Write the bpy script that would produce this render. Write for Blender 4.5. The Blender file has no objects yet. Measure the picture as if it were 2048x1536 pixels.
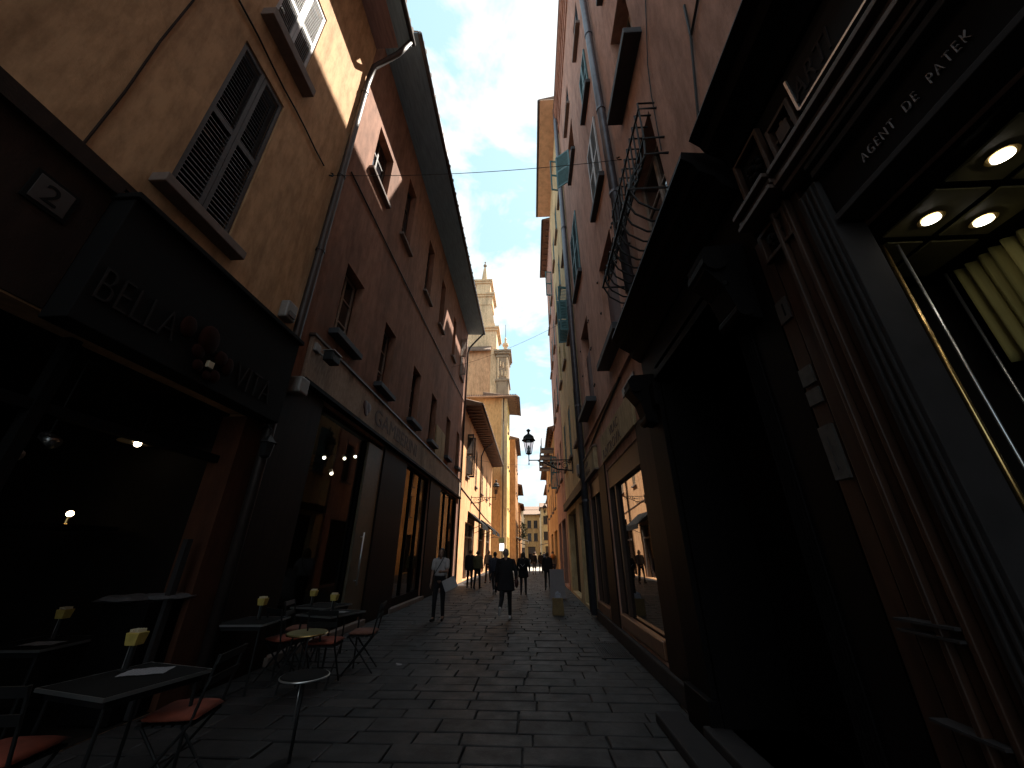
import bpy, bmesh, math, random
from mathutils import Vector, Matrix
random.seed(7)
R = math.radians
SC = bpy.context.scene
COL = SC.collection
LX, RX = -4.2, 1.75            # left and right facade planes of the street (metres)

# ------------------------------------------------------------------ materials
def newmat(name):
    m = bpy.data.materials.new(name); m.use_nodes = True
    nt = m.node_tree
    return m, nt, nt.nodes['Principled BSDF']

def N(nt, t, **kw):
    n = nt.nodes.new(t)
    for k, v in kw.items():
        if hasattr(n, k): setattr(n, k, v)
        else: n.inputs[k].default_value = v
    return n

def coords(nt, scale=(1, 1, 1)):
    g = N(nt, 'ShaderNodeNewGeometry'); mp = N(nt, 'ShaderNodeMapping')
    mp.inputs['Scale'].default_value = scale
    nt.links.new(g.outputs['Position'], mp.inputs['Vector'])
    return mp.outputs['Vector']

def ramp(nt, fac, stops):
    r = N(nt, 'ShaderNodeValToRGB')
    e = r.color_ramp.elements
    while len(e) < len(stops): e.new(.5)
    for q, (p, c) in zip(e, stops): q.position = p; q.color = (*c, 1) if len(c) == 3 else c
    nt.links.new(fac, r.inputs['Fac'])
    return r.outputs['Color']

def mul(c, k): return tuple(min(1, x*k) for x in c)

def plaster(name, col, dirt=.35, stain=(.3, .26, .22), scale=1.0, bump=.12):
    m, nt, b = newmat(name)
    n1 = N(nt, 'ShaderNodeTexNoise', Scale=.55*scale, Detail=8.0, Roughness=.62)
    nt.links.new(coords(nt, (1, 1, .45)), n1.inputs['Vector'])
    n2 = N(nt, 'ShaderNodeTexNoise', Scale=6.0*scale, Detail=10.0, Roughness=.7)
    nt.links.new(coords(nt, (1, 1, .35)), n2.inputs['Vector'])
    n3 = N(nt, 'ShaderNodeTexNoise', Scale=45.0, Detail=4.0)
    nt.links.new(coords(nt), n3.inputs['Vector'])
    c1 = ramp(nt, n1.outputs['Fac'], [(.3, mul(col, 1-dirt)), (.5, col), (.72, mul(col, 1.12))])
    c2 = ramp(nt, n2.outputs['Fac'], [(.36, stain), (.6, (1, 1, 1))])
    mx = N(nt, 'ShaderNodeMix', data_type='RGBA', blend_type='MULTIPLY'); mx.inputs['Factor'].default_value = .45
    nt.links.new(c1, mx.inputs[6]); nt.links.new(c2, mx.inputs[7])
    n4 = N(nt, 'ShaderNodeTexNoise', Scale=2.6, Detail=6.0, Roughness=.65); nt.links.new(coords(nt, (1, 1, .07)), n4.inputs['Vector'])
    n5 = N(nt, 'ShaderNodeTexVoronoi', Scale=.42); n5.feature = 'F1'; nt.links.new(coords(nt, (1, 1, .8)), n5.inputs['Vector'])
    c4 = ramp(nt, n4.outputs['Fac'], [(.33, (.55, .52, .50)), (.5, (1, 1, 1)), (.7, (1, 1, 1)), (.82, (1.0, .97, .93))])
    c5 = ramp(nt, n5.outputs['Color'], [(.12, (.80, .80, .82)), (.17, (1, 1, 1)), (.9, (1, 1, 1)), (.94, (.9, .88, .84))])
    m2 = N(nt, 'ShaderNodeMix', data_type='RGBA', blend_type='MULTIPLY'); m2.inputs['Factor'].default_value = .55
    m3 = N(nt, 'ShaderNodeMix', data_type='RGBA', blend_type='MULTIPLY'); m3.inputs['Factor'].default_value = .5
    nt.links.new(mx.outputs[2], m2.inputs[6]); nt.links.new(c4, m2.inputs[7]); nt.links.new(m2.outputs[2], m3.inputs[6]); nt.links.new(c5, m3.inputs[7])
    nt.links.new(m3.outputs[2], b.inputs['Base Color'])
    b.inputs['Roughness'].default_value = .92
    b.inputs['Specular IOR Level'].default_value = .2
    ad = N(nt, 'ShaderNodeMath', operation='ADD')
    nt.links.new(n2.outputs['Fac'], ad.inputs[0]); nt.links.new(n3.outputs['Fac'], ad.inputs[1])
    bp = N(nt, 'ShaderNodeBump', Strength=bump*2.2, Distance=.02)
    nt.links.new(ad.outputs[0], bp.inputs['Height']); nt.links.new(bp.outputs['Normal'], b.inputs['Normal'])
    return m

def simple(name, col, rough=.6, metal=0., var=.25, scale=8., stretch=(1, 1, 1), spec=.5, bump=.05):
    m, nt, b = newmat(name)
    n = N(nt, 'ShaderNodeTexNoise', Scale=scale, Detail=6.0, Roughness=.6)
    nt.links.new(coords(nt, stretch), n.inputs['Vector'])
    c = ramp(nt, n.outputs['Fac'], [(.3, mul(col, 1-var)), (.55, col), (.75, mul(col, 1+var*.5))])
    nt.links.new(c, b.inputs['Base Color'])
    b.inputs['Roughness'].default_value = rough; b.inputs['Metallic'].default_value = metal
    b.inputs['Specular IOR Level'].default_value = spec
    if bump:
        bp = N(nt, 'ShaderNodeBump', Strength=bump*3, Distance=.01)
        nt.links.new(n.outputs['Fac'], bp.inputs['Height']); nt.links.new(bp.outputs['Normal'], b.inputs['Normal'])
    return m

def emit(name, col, s):
    m, nt, b = newmat(name)
    b.inputs['Base Color'].default_value = (*col, 1)
    b.inputs['Emission Color'].default_value = (*col, 1); b.inputs['Emission Strength'].default_value = s
    return m

def paving():
    m, nt, b = newmat('basalt_setts')
    g = N(nt, 'ShaderNodeNewGeometry')
    n = N(nt, 'ShaderNodeTexNoise', Scale=3.0, Detail=9.0, Roughness=.7); nt.links.new(coords(nt), n.inputs['Vector'])
    n2 = N(nt, 'ShaderNodeTexNoise', Scale=60.0, Detail=6.0, Roughness=.7); nt.links.new(coords(nt), n2.inputs['Vector'])
    base = ramp(nt, g.outputs['Random Per Island'], [(0, (.0135, .0112, .0116)), (.45, (.0185, .0156, .0158)), (.85, (.024, .0200, .0200)), (1, (.037, .031, .029))])
    sp = ramp(nt, n.outputs['Fac'], [(.3, (.5, .48, .47)), (.6, (1, 1, 1)), (.8, (1.0, .97, .95))])
    mx = N(nt, 'ShaderNodeMix', data_type='RGBA', blend_type='MULTIPLY'); mx.inputs['Factor'].default_value = .8
    nt.links.new(base, mx.inputs[6]); nt.links.new(sp, mx.inputs[7]); nt.links.new(mx.outputs[2], b.inputs['Base Color'])
    vo = N(nt, 'ShaderNodeTexVoronoi', Scale=5.5); nt.links.new(coords(nt), vo.inputs['Vector'])
    gum = ramp(nt, vo.outputs['Distance'], [(.05, (1.9, 1.8, 1.75)), (.085, (1, 1, 1))])
    n6 = N(nt, 'ShaderNodeTexNoise', Scale=.9, Detail=7.0, Roughness=.65); nt.links.new(coords(nt), n6.inputs['Vector'])
    st = ramp(nt, n6.outputs['Fac'], [(.38, (.52, .5, .5)), (.56, (1, 1, 1)), (.75, (1.15, 1.1, 1.05))])
    g1 = N(nt, 'ShaderNodeMix', data_type='RGBA', blend_type='MULTIPLY'); g1.inputs['Factor'].default_value = .7
    g2 = N(nt, 'ShaderNodeMix', data_type='RGBA', blend_type='MULTIPLY'); g2.inputs['Factor'].default_value = .8
    nt.links.new(mx.outputs[2], g1.inputs[6]); nt.links.new(gum, g1.inputs[7]); nt.links.new(g1.outputs[2], g2.inputs[6]); nt.links.new(st, g2.inputs[7])
    nt.links.new(g2.outputs[2], b.inputs['Base Color'])
    rr = ramp(nt, n.outputs['Fac'], [(.3, (.78, .78, .78)), (.7, (.52, .52, .52))]); nt.links.new(rr, b.inputs['Roughness'])
    b.inputs['Specular IOR Level'].default_value = .4
    ad = N(nt, 'ShaderNodeMath', operation='MULTIPLY_ADD'); ad.inputs[1].default_value = .5
    nt.links.new(n2.outputs['Fac'], ad.inputs[0]); nt.links.new(n.outputs['Fac'], ad.inputs[2])
    bp = N(nt, 'ShaderNodeBump', Strength=.45, Distance=.012); nt.links.new(ad.outputs[0], bp.inputs['Height']); nt.links.new(bp.outputs['Normal'], b.inputs['Normal'])
    return m

def shopglass(name, tint=(.75, .78, .76), ior=1.9):
    m, nt, b = newmat(name)
    out = nt.nodes['Material Output']
    tr = N(nt, 'ShaderNodeBsdfTransparent'); tr.inputs['Color'].default_value = (*tint, 1)
    gl = N(nt, 'ShaderNodeBsdfGlossy', Roughness=.015); gl.inputs['Color'].default_value = (.95, .95, .95, 1)
    fr = N(nt, 'ShaderNodeFresnel', IOR=ior)
    nz = N(nt, 'ShaderNodeTexNoise', Scale=1.3, Detail=1.0); nt.links.new(coords(nt), nz.inputs['Vector'])
    bp = N(nt, 'ShaderNodeBump', Strength=.02, Distance=.05); nt.links.new(nz.outputs['Fac'], bp.inputs['Height'])
    nt.links.new(bp.outputs['Normal'], gl.inputs['Normal'])
    mx = N(nt, 'ShaderNodeMixShader')
    geo = N(nt, 'ShaderNodeNewGeometry'); fm = N(nt, 'ShaderNodeMath', operation='SUBTRACT', use_clamp=True)      # only the outer face mirrors
    nt.links.new(fr.outputs[0], fm.inputs[0]); nt.links.new(geo.outputs['Backfacing'], fm.inputs[1]); nt.links.new(fm.outputs[0], mx.inputs[0]); nt.links.new(tr.outputs[0], mx.inputs[1]); nt.links.new(gl.outputs[0], mx.inputs[2])
    nt.links.new(mx.outputs[0], out.inputs['Surface'])
    return m

def striped(name, cols, scale, axis=2, rough=.8):
    m, nt, b = newmat(name)
    w = N(nt, 'ShaderNodeTexWave', Scale=scale, Distortion=1.5, Detail=3.0); w.bands_direction = 'XYZ'[axis]
    nt.links.new(coords(nt), w.inputs['Vector'])
    c = ramp(nt, w.outputs['Fac'], [(.2, cols[0]), (.8, cols[1])]); nt.links.new(c, b.inputs['Base Color'])
    b.inputs['Roughness'].default_value = rough
    return m

M = dict(
    ochre=plaster('ochre_plaster', (0.56, 0.335, 0.18)),
    red=plaster('red_brown_plaster', (0.3, 0.155, 0.105)),
    pink=plaster('salmon_plaster', (0.7, 0.385, 0.195), dirt=.18),
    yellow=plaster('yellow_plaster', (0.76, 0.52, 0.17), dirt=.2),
    tan=plaster('tan_plaster', (0.6, 0.36, 0.155), dirt=.25),
    orange=plaster('orange_plaster', (0.42, 0.21, 0.09)),
    rose=plaster('rose_plaster', (0.47, 0.27, 0.205), dirt=.25),
    cream=plaster('cream_plaster', (.62, .47, .26), dirt=.3),
    church=plaster('church_brick', (0.66, 0.38, 0.21), dirt=.3, scale=.7),
    stucco=plaster('pale_stucco', (0.8, 0.57, 0.35), dirt=.3, scale=1.5),
    carved=plaster('weathered_stone_carving', (.34, .25, .17), dirt=.5, scale=2.5),
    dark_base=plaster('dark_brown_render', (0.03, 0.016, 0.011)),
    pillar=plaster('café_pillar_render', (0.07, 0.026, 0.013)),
    soffit=simple('flare_tinted_soffit_boards', (0.19, 0.3, 0.4), .8, var=.3, scale=3, stretch=(6, .6, 1)),  # slate-blue boards; lens flare over the eave painted in as paler blue
    soffit_pink=simple('rosy_soffit_boards', (0.3, 0.205, 0.205), .8, var=.3, scale=3, stretch=(6, .6, 1)),
    soffit_tan=simple('tan_soffit_boards', (0.62, 0.44, 0.31), .8, var=.25, scale=3),
    soffit_brown=simple('brown_soffit_boards', (0.13, 0.075, 0.055), .8, var=.3, scale=3),
    tile=simple('roof_tile', (0.17, 0.105, 0.07), .85, var=.5, scale=4),
    copper=simple('dark_copper_pipe', (.045, .032, .028), .5, .4, var=.4, scale=5, stretch=(1, 1, .4)),
    zinc=simple('zinc_pipe', (.10, .10, .12), .45, .5, var=.3, scale=5),
    sill=simple('slate_sill', (0.032, 0.033, 0.04), .7),
    stone_sill=simple('stone_sill', (.16, .115, .095), .8),
    cladding=simple('brown_cladding_boards', (0.014, 0.0075, 0.0055), .6, var=.4, scale=5, stretch=(3, 3, .3), spec=.1),
    ledge=simple('copper_brown_ledge', (.16, .075, .04), .35, .3, var=.3, scale=4),
    warm_moulding=simple('polished_brown_moulding', (.060,.036,.028), .45, var=.4, scale=7),
    frame=simple('brown_window_frame', (.06, .04, .032), .5),
    frame_pale=simple('pale_window_frame', (.32, .26, .22), .6),
    shutter=simple('grey_brown_shutter', (.050, .043, .046), .6, var=.3, scale=20),
    shutter_white=simple('pale_grey_shutter', (.40, .38, .38), .6, var=.2),
    shutter_teal=simple('teal_green_shutter', (0.055, 0.15, 0.165), .6, var=.25),
    shutter_dark=simple('dark_brown_shutter', (.035, .025, .02), .6),
    black=simple('black_painted_metal', (.010, .0095, .010), .55, .0, spec=.25),
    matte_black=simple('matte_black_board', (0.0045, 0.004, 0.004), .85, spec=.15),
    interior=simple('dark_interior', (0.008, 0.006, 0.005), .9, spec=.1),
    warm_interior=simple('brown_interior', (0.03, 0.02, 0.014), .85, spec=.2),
    wood=simple('dark_walnut', (0.032, 0.0145, 0.0085), .5, var=.45, scale=7, stretch=(3, 3, .35), spec=.3),
    wood_black=simple('ebonised_wood', (0.0042, 0.0035, 0.0036), .6, var=.3, scale=7, stretch=(3, 3, .35), spec=.05),
    jamb=simple('grey_stone_jamb', (0.021, 0.0185, 0.019), .8, var=.25, spec=.2),
    chrome=simple('brushed_steel', (.55, .55, .55), .3, .9, var=.1),
    brass=simple('polished_brass', (.60, .40, .16), .25, .95, var=.15),
    gold=simple('gilt_lettering', (.40, .28, .13), .45, .3, var=.25, scale=20),
    silver_text=simple('pale_lettering', (0.22, 0.19, 0.185), .5, .2, var=.1),
    dim_text=simple('dull_brown_lettering', (0.012, 0.0075, 0.007), .7, var=.15, spec=.2),
    dark_text=simple('dark_lettering', (.07, .035, .025), .7, var=.3, scale=25),
    sign=plaster('weathered_sign_board', (.40, .30, .23), dirt=.55, scale=3.0, bump=.2),
    cream_sign=plaster('cream_sign_board', (.42, .32, .19), dirt=.45, scale=2.5),
    plaque=simple('white_enamel_plaque', (0.04, 0.038, 0.038), .4, var=.15),
    paper=simple('aged_paper', (0.06, 0.053, 0.047), .85, var=.4, scale=14),
    white=simple('white_plastic', (0.2, 0.18, 0.165), .5),
    board=simple('blank_board', (.17, .150, .157), .7, var=.12),
    whiteboard=simple('white_board', (0.42, 0.38, 0.36), .7, var=.12),
    orange_cloth=simple('orange_red_cushion', (0.17, 0.032, 0.014), .9, var=.3, scale=14),
    rust_cloth=simple('brick_cushion', (0.13, 0.05, 0.032), .9, var=.3, scale=14),
    olive=simple('olive_seat', (0.15, 0.125, 0.05), .6, var=.2),
    yellow_box=simple('yellow_card', (0.4, 0.29, 0.065), .7, var=.25, scale=25),
    sachet=simple('pale_paper_sachets', (0.5, 0.42, 0.29), .8),
    kraft=simple('kraft_paper', (0.15, 0.098, 0.04), .85, var=.25, scale=10),
    tissue=simple('blue_white_tissue', (0.28, 0.3, 0.36), .8, var=.2),
    curtain=simple('olive_curtain', (0.24, 0.205, 0.065), .85, var=.2, scale=6, stretch=(4, 4, .5)),
    panel=simple('olive_ceiling_panel', (0.13, 0.112, 0.045), .6, var=.15),
    glassdark=None, glass=None, rightglass=None,
    lampglass=None,
    menu=striped('printed_menu', ((.04, .04, .045), (.34, .33, .35)), 22., 1),
    leaf=simple('shrub_leaf', (.045, .075, .03), .7, var=.5, scale=20),
    tomato=simple('dull_red_lacquer', (0.022, 0.0065, 0.004), .8, spec=.05),
    skin=simple('skin', (0.22, 0.12, 0.085), .6, var=.1),
    hair=simple('dark_hair', (.02, .014, .011), .55, var=.4, scale=40),
    hair_grey=simple('grey_hair', (.16, .12, .10), .7, var=.4, scale=40),
    tee=simple('white_cotton', (0.32, 0.29, 0.29), .9, var=.1),
    dark_cloth=simple('black_wool', (.015, .014, .016), .9, var=.3, scale=20, spec=.2),
    navy=simple('navy_cloth', (.028, .030, .045), .9, var=.3, scale=20),
    olive_cloth=simple('olive_cloth', (.10, .085, .04), .9, var=.3, scale=20),
    grey_cloth=simple('grey_cloth', (0.055, 0.052, 0.056), .9, var=.3, scale=20),
    denim=simple('dark_denim', (.03, .033, .048), .9, var=.3, scale=20),
    tan_cloth=simple('tan_cloth', (.26, .18, .11), .9, var=.2),
    redcloth=simple('dark_red_leather', (.06, .018, .015), .6),
    shoe=simple('pale_sneaker', (.40, .36, .35), .7),
    bright=emit('bulb', (1.0, .86, .62), 8.),
    downlight=emit('downlight_disc', (1.0, .93, .78), 5.),
    spot=emit('shop_spot', (1.0, .9, .7), 7.),
    tinyspot=emit('small_lamp', (1.0, .72, .4), 5.),
    litsign=emit('lit_sign', (.9, .95, .9), .6),
    shade=simple('enamel_lamp_shade', (.55, .42, .24), .5),
)
def dark_glass(name, ior=1.55, col=(.012, .012, .014)):
    m, nt, b = newmat(name)
    b.inputs['Base Color'].default_value = (*col, 1); b.inputs['Roughness'].default_value = .06; b.inputs['IOR'].default_value = ior
    nz = N(nt, 'ShaderNodeTexNoise', Scale=.9, Detail=2.0); nt.links.new(coords(nt), nz.inputs['Vector'])
    bp = N(nt, 'ShaderNodeBump', Strength=.03, Distance=.1); nt.links.new(nz.outputs['Fac'], bp.inputs['Height']); nt.links.new(bp.outputs['Normal'], b.inputs['Normal'])
    return m
M['glassdark'] = dark_glass('window_pane', 1.9)
M['glass'] = shopglass('shop_window_glass', ior=1.7)
M['clearglass'] = shopglass('clear_shop_glass', ior=1.33)
M['rightglass'] = shopglass('mirror_like_shop_glass', (.30, .29, .28), ior=2.3)
M['lampglass'] = shopglass('lantern_glass', (.75, .72, .74), ior=1.4)

# ------------------------------------------------------------------ mesh builder
class MB:
    def __init__(s): s.v = []; s.f = []
    def quad(s, *p):
        i = len(s.v); s.v += [tuple(q) for q in p]; s.f.append(tuple(range(i, i+len(p)))); return s
    def hexa(s, c):       # eight corners: 0-3 one face, 4-7 the opposite one
        i = len(s.v); s.v += [tuple(q) for q in c]
        for f in ((0, 3, 2, 1), (4, 5, 6, 7), (0, 1, 5, 4), (1, 2, 6, 5), (2, 3, 7, 6), (3, 0, 4, 7)): s.f.append(tuple(i+k for k in f))
        return s
    def box(s, x0, x1, y0, y1, z0, z1):
        return s.hexa([(x0, y0, z0), (x1, y0, z0), (x1, y1, z0), (x0, y1, z0), (x0, y0, z1), (x1, y0, z1), (x1, y1, z1), (x0, y1, z1)])
    def boxP(s, P, u0, u1, v0, v1, d0, d1):
        return s.hexa([P(u0, v0, d0), P(u1, v0, d0), P(u1, v0, d1), P(u0, v0, d1), P(u0, v1, d0), P(u1, v1, d0), P(u1, v1, d1), P(u0, v1, d1)])
    def prism(s, poly, fn, a, b):     # poly = 2-D outline, fn(p, q, t) -> point
        i = len(s.v); n = len(poly)
        s.v += [tuple(fn(p, q, a)) for p, q in poly] + [tuple(fn(p, q, b)) for p, q in poly]
        s.f.append(tuple(range(i, i+n))); s.f.append(tuple(range(i+2*n-1, i+n-1, -1)))
        for k in range(n): s.f.append((i+k, i+(k+1) % n, i+n+(k+1) % n, i+n+k))
        return s
    def tube(s, pts, r, n=8, cap=True):
        pts = [Vector(p) for p in pts]; rs = r if isinstance(r, (list, tuple)) else [r]*len(pts)
        base = len(s.v); a = None
        for k, p in enumerate(pts):
            t = (pts[min(k+1, len(pts)-1)] - pts[max(k-1, 0)]).normalized()
            if a is None: a = t.orthogonal().normalized()
            a = (a - t*a.dot(t));  a = a.normalized() if a.length > 1e-6 else t.orthogonal().normalized()
            b = t.cross(a)
            for j in range(n):
                th = 2*math.pi*j/n; s.v.append(tuple(p + (a*math.cos(th) + b*math.sin(th))*rs[k]))
        for k in range(len(pts)-1):
            for j in range(n):
                s.f.append((base+k*n+j, base+k*n+(j+1) % n, base+(k+1)*n+(j+1) % n, base+(k+1)*n+j))
        if cap:
            s.f.append(tuple(base+j for j in range(n-1, -1, -1))); s.f.append(tuple(base+(len(pts)-1)*n+j for j in range(n)))
        return s
    def lathe(s, prof, c=(0, 0, 0), n=16, sx=1, sy=1, ph=0.):  # prof = (radius, height) from bottom to top
        base = len(s.v)
        for r, z in prof:
            for j in range(n):
                th = 2*math.pi*j/n+ph; s.v.append((c[0]+r*math.cos(th)*sx, c[1]+r*math.sin(th)*sy, c[2]+z))
        for k in range(len(prof)-1):
            for j in range(n): s.f.append((base+k*n+j, base+k*n+(j+1) % n, base+(k+1)*n+(j+1) % n, base+(k+1)*n+j))
        s.f.append(tuple(base+j for j in range(n-1, -1, -1))); s.f.append(tuple(base+(len(prof)-1)*n+j for j in range(n)))
        return s
    def ball(s, c, r, n=12, m=8, sz=1.0, sx=1., sy=1.):
        return s.lathe([(max(r*math.sin(math.pi*k/m), 1e-4), -r*sz*math.cos(math.pi*k/m)) for k in range(m+1)], c, n, sx, sy)
    def build(s, name, mat, parent=None, smooth=False, bevel=0.):
        me = bpy.data.meshes.new(name)
        o0 = BASE.get(parent.name, Vector()) if parent else Vector()
        me.from_pydata([tuple(Vector(p)-o0) for p in s.v], [], s.f)
        bm = bmesh.new(); bm.from_mesh(me); bmesh.ops.recalc_face_normals(bm, faces=bm.faces); bm.to_mesh(me); bm.free()
        if smooth: me.polygons.foreach_set('use_smooth', [True]*len(me.polygons))
        me.materials.append(M[mat] if isinstance(mat, str) else mat); me.update()
        o = bpy.data.objects.new(name, me); COL.objects.link(o)
        if parent: o.parent = parent; BASE[o.name] = o0
        if bevel:
            bv = o.modifiers.new('bevel', 'BEVEL'); bv.width = bevel; bv.segments = 2; bv.limit_method = 'ANGLE'
        return o
BASE = {}      # world position the vertices of a thing's parts are measured from

def tag(o, label, cat, group=None):
    o['label'] = label; o['category'] = cat
    if group: o['group'] = group
    return o
def thing(name, label, cat, loc=(0, 0, 0), group=None):
    o = bpy.data.objects.new(name, None); o.empty_display_size = .2; COL.objects.link(o); o.location = loc
    BASE[o.name] = Vector(loc); return tag(o, label, cat, group)
def struct(o, kind='structure'): o['kind'] = kind; return o
def dup(root, loc, rz, label, group=None):
    r = root.copy(); COL.objects.link(r); r.location = loc; r.rotation_euler = (0, 0, rz); r['label'] = label
    if group: r['group'] = group
    for ch in list(root.children):
        c = ch.copy(); COL.objects.link(c); c.parent = r
        for g in list(ch.children):
            d = g.copy(); COL.objects.link(d); d.parent = c
    return r

def left(X=LX): return lambda u, v, d: (X-d, u, v)       # d runs into the wall
def right(X=RX): return lambda u, v, d: (X+d, u, v)
def front(Y): return lambda u, v, d: (u, Y+d, v)

def text(name, body, size, P, u, v, d, mat, parent, flip=1, extrude=.012, sx=1., shear=0., align='LEFT', off=0., gap=1.):
    c = bpy.data.curves.new(name, 'FONT'); c.body = body; c.size = size; c.extrude = extrude; c.shear = shear; c.align_x = align; c.offset = off; c.space_character = gap
    t = bpy.data.objects.new(name, c); COL.objects.link(t)
    bpy.context.view_layer.update()
    me = bpy.data.meshes.new_from_object(t.evaluated_get(bpy.context.evaluated_depsgraph_get()))
    COL.objects.unlink(t); bpy.data.objects.remove(t); bpy.data.curves.remove(c)
    mb = MB(); mb.v = [P(u+flip*p.co.x*sx, v+p.co.y, d-p.co.z) for p in me.vertices]; mb.f = [tuple(q.vertices) for q in me.polygons]
    bpy.data.meshes.remove(me)
    return mb.build(name, mat, parent)

# ------------------------------------------------------------------ building kit
def wall_mesh(P, u0, u1, v0, v1, ops, depth=6., rec=.22):
    mb = MB()
    us = sorted({u0, u1, *[o[0] for o in ops], *[o[1] for o in ops]}); vs = sorted({v0, v1, *[o[2] for o in ops], *[o[3] for o in ops]})
    us = [u for u in us if u0 <= u <= u1]; vs = [v for v in vs if v0 <= v <= v1]
    for a, b in zip(us, us[1:]):
        for c, d in zip(vs, vs[1:]):
            mu, mv = (a+b)/2, (c+d)/2
            if any(o[0] < mu < o[1] and o[2] < mv < o[3] for o in ops): continue
            mb.quad(P(a, c, 0), P(b, c, 0), P(b, d, 0), P(a, d, 0))
    for o in ops:
        a, b, c, d = o[:4]; r = o[4] if len(o) > 4 else rec
        mb.quad(P(a, c, 0), P(b, c, 0), P(b, c, r), P(a, c, r)).quad(P(a, d, 0), P(b, d, 0), P(b, d, r), P(a, d, r))
        mb.quad(P(a, c, 0), P(a, d, 0), P(a, d, r), P(a, c, r)).quad(P(b, c, 0), P(b, d, 0), P(b, d, r), P(b, c, r))
    mb.quad(P(u0, v0, 0), P(u0, v0, depth), P(u0, v1, depth), P(u0, v1, 0)).quad(P(u1, v0, 0), P(u1, v0, depth), P(u1, v1, depth), P(u1, v1, 0))
    mb.quad(P(u0, v0, depth), P(u1, v0, depth), P(u1, v1, depth), P(u0, v1, depth)).quad(P(u0, v1, 0), P(u1, v1, 0), P(u1, v1, depth), P(u0, v1, depth))
    return mb

def leaf(P, uh, v0, v1, w, sgn, ang, rail=.5, slat=.075):
    """one louvred shutter leaf hinged at uh; ang 0 = closed in the wall plane, 90 = sticking straight out, 180 = folded on the wall"""
    ca, sa = math.cos(R(ang)), math.sin(R(ang))
    def Q(a, v, t): return P(uh+sgn*(a*ca+t*sa), v, .02-a*sa+t*ca)
    mb = MB(); T = .035
    for a0, a1 in ((0, .06), (w-.06, w)): mb.boxP(Q, a0, a1, v0, v1, 0, T)
    vm = v0+(v1-v0)*rail
    for b0, b1 in ((v0, v0+.08), (v1-.08, v1), (vm-.05, vm+.05)): mb.boxP(Q, .06, w-.06, b0, b1, .002, T-.002)
    z = v0+.08
    while z < v1-.1:
        if not (vm-.09 < z < vm+.05):
            mb.hexa([Q(.06, z, .003), Q(w-.06, z, .003), Q(w-.06, z+.045, T-.003), Q(.06, z+.045, T-.003),
                     Q(.06, z+.010, .003), Q(w-.06, z+.010, .003), Q(w-.06, z+.055, T-.003), Q(.06, z+.055, T-.003)])
        z += slat
    return mb

def window(b, P, a, c, z0, z1, style='glass', frame='frame', sill='stone_sill', shut='shutter', rec=.2, ang=165, sd=.12, sh=.1, lead=True, se=.12, sp=0.):
    w = c-a
    fr = MB(); t = .06
    fr.boxP(P, a, a+t, z0, z1, rec-.05, rec).boxP(P, c-t, c, z0, z1, rec-.05, rec)
    fr.boxP(P, a+t, c-t, z0, z0+t, rec-.05, rec).boxP(P, a+t, c-t, z1-t, z1, rec-.05, rec)
    m = (a+c)/2; fr.boxP(P, m-.035, m+.035, z0+t, z1-t, rec-.055, rec-.002)
    if lead:
        for k in (1, 2): zz = z0+(z1-z0)*k/3; fr.boxP(P, a+t, m-.035, zz-.02, zz+.02, rec-.045, rec-.004).boxP(P, m+.035, c-t, zz-.02, zz+.02, rec-.045, rec-.004)
    f = fr.build('window', frame, b)
    MB().boxP(P, a, c, z0, z1, rec-.02, rec+.02).build('pane', 'glassdark', f)
    if sill: MB().boxP(P, a-se, c+se, z0-sh, z0+.004, -sd, .03).build('sill', sill, f, bevel=.012)
    if style == 'shut':
        for uh, sg in ((a+.01, 1), (c-.01, -1)): leaf(lambda u, v, d: P(u, v, d-sp), uh, z0+.03, z1-.01, w/2-.014, sg, 0).build('shutter', shut, f)
    elif style == 'ajar':
        for uh, sg in ((a, 1), (c, -1)): leaf(P, uh, z0+.03, z1-.01, w/2, sg, ang).build('shutter', shut, f)
    elif style == 'half_far':
        leaf(P, c, z0+.03, z1-.01, w/2, -1, ang).build('shutter', shut, f)
    elif style == 'half':
        leaf(P, a, z0+.03, z1-.01, w/2, 1, ang).build('shutter', shut, f)
        leaf(P, c, z0+.03, z1-.01, w/2, -1, 0).build('shutter', shut, f)
    return f

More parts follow.
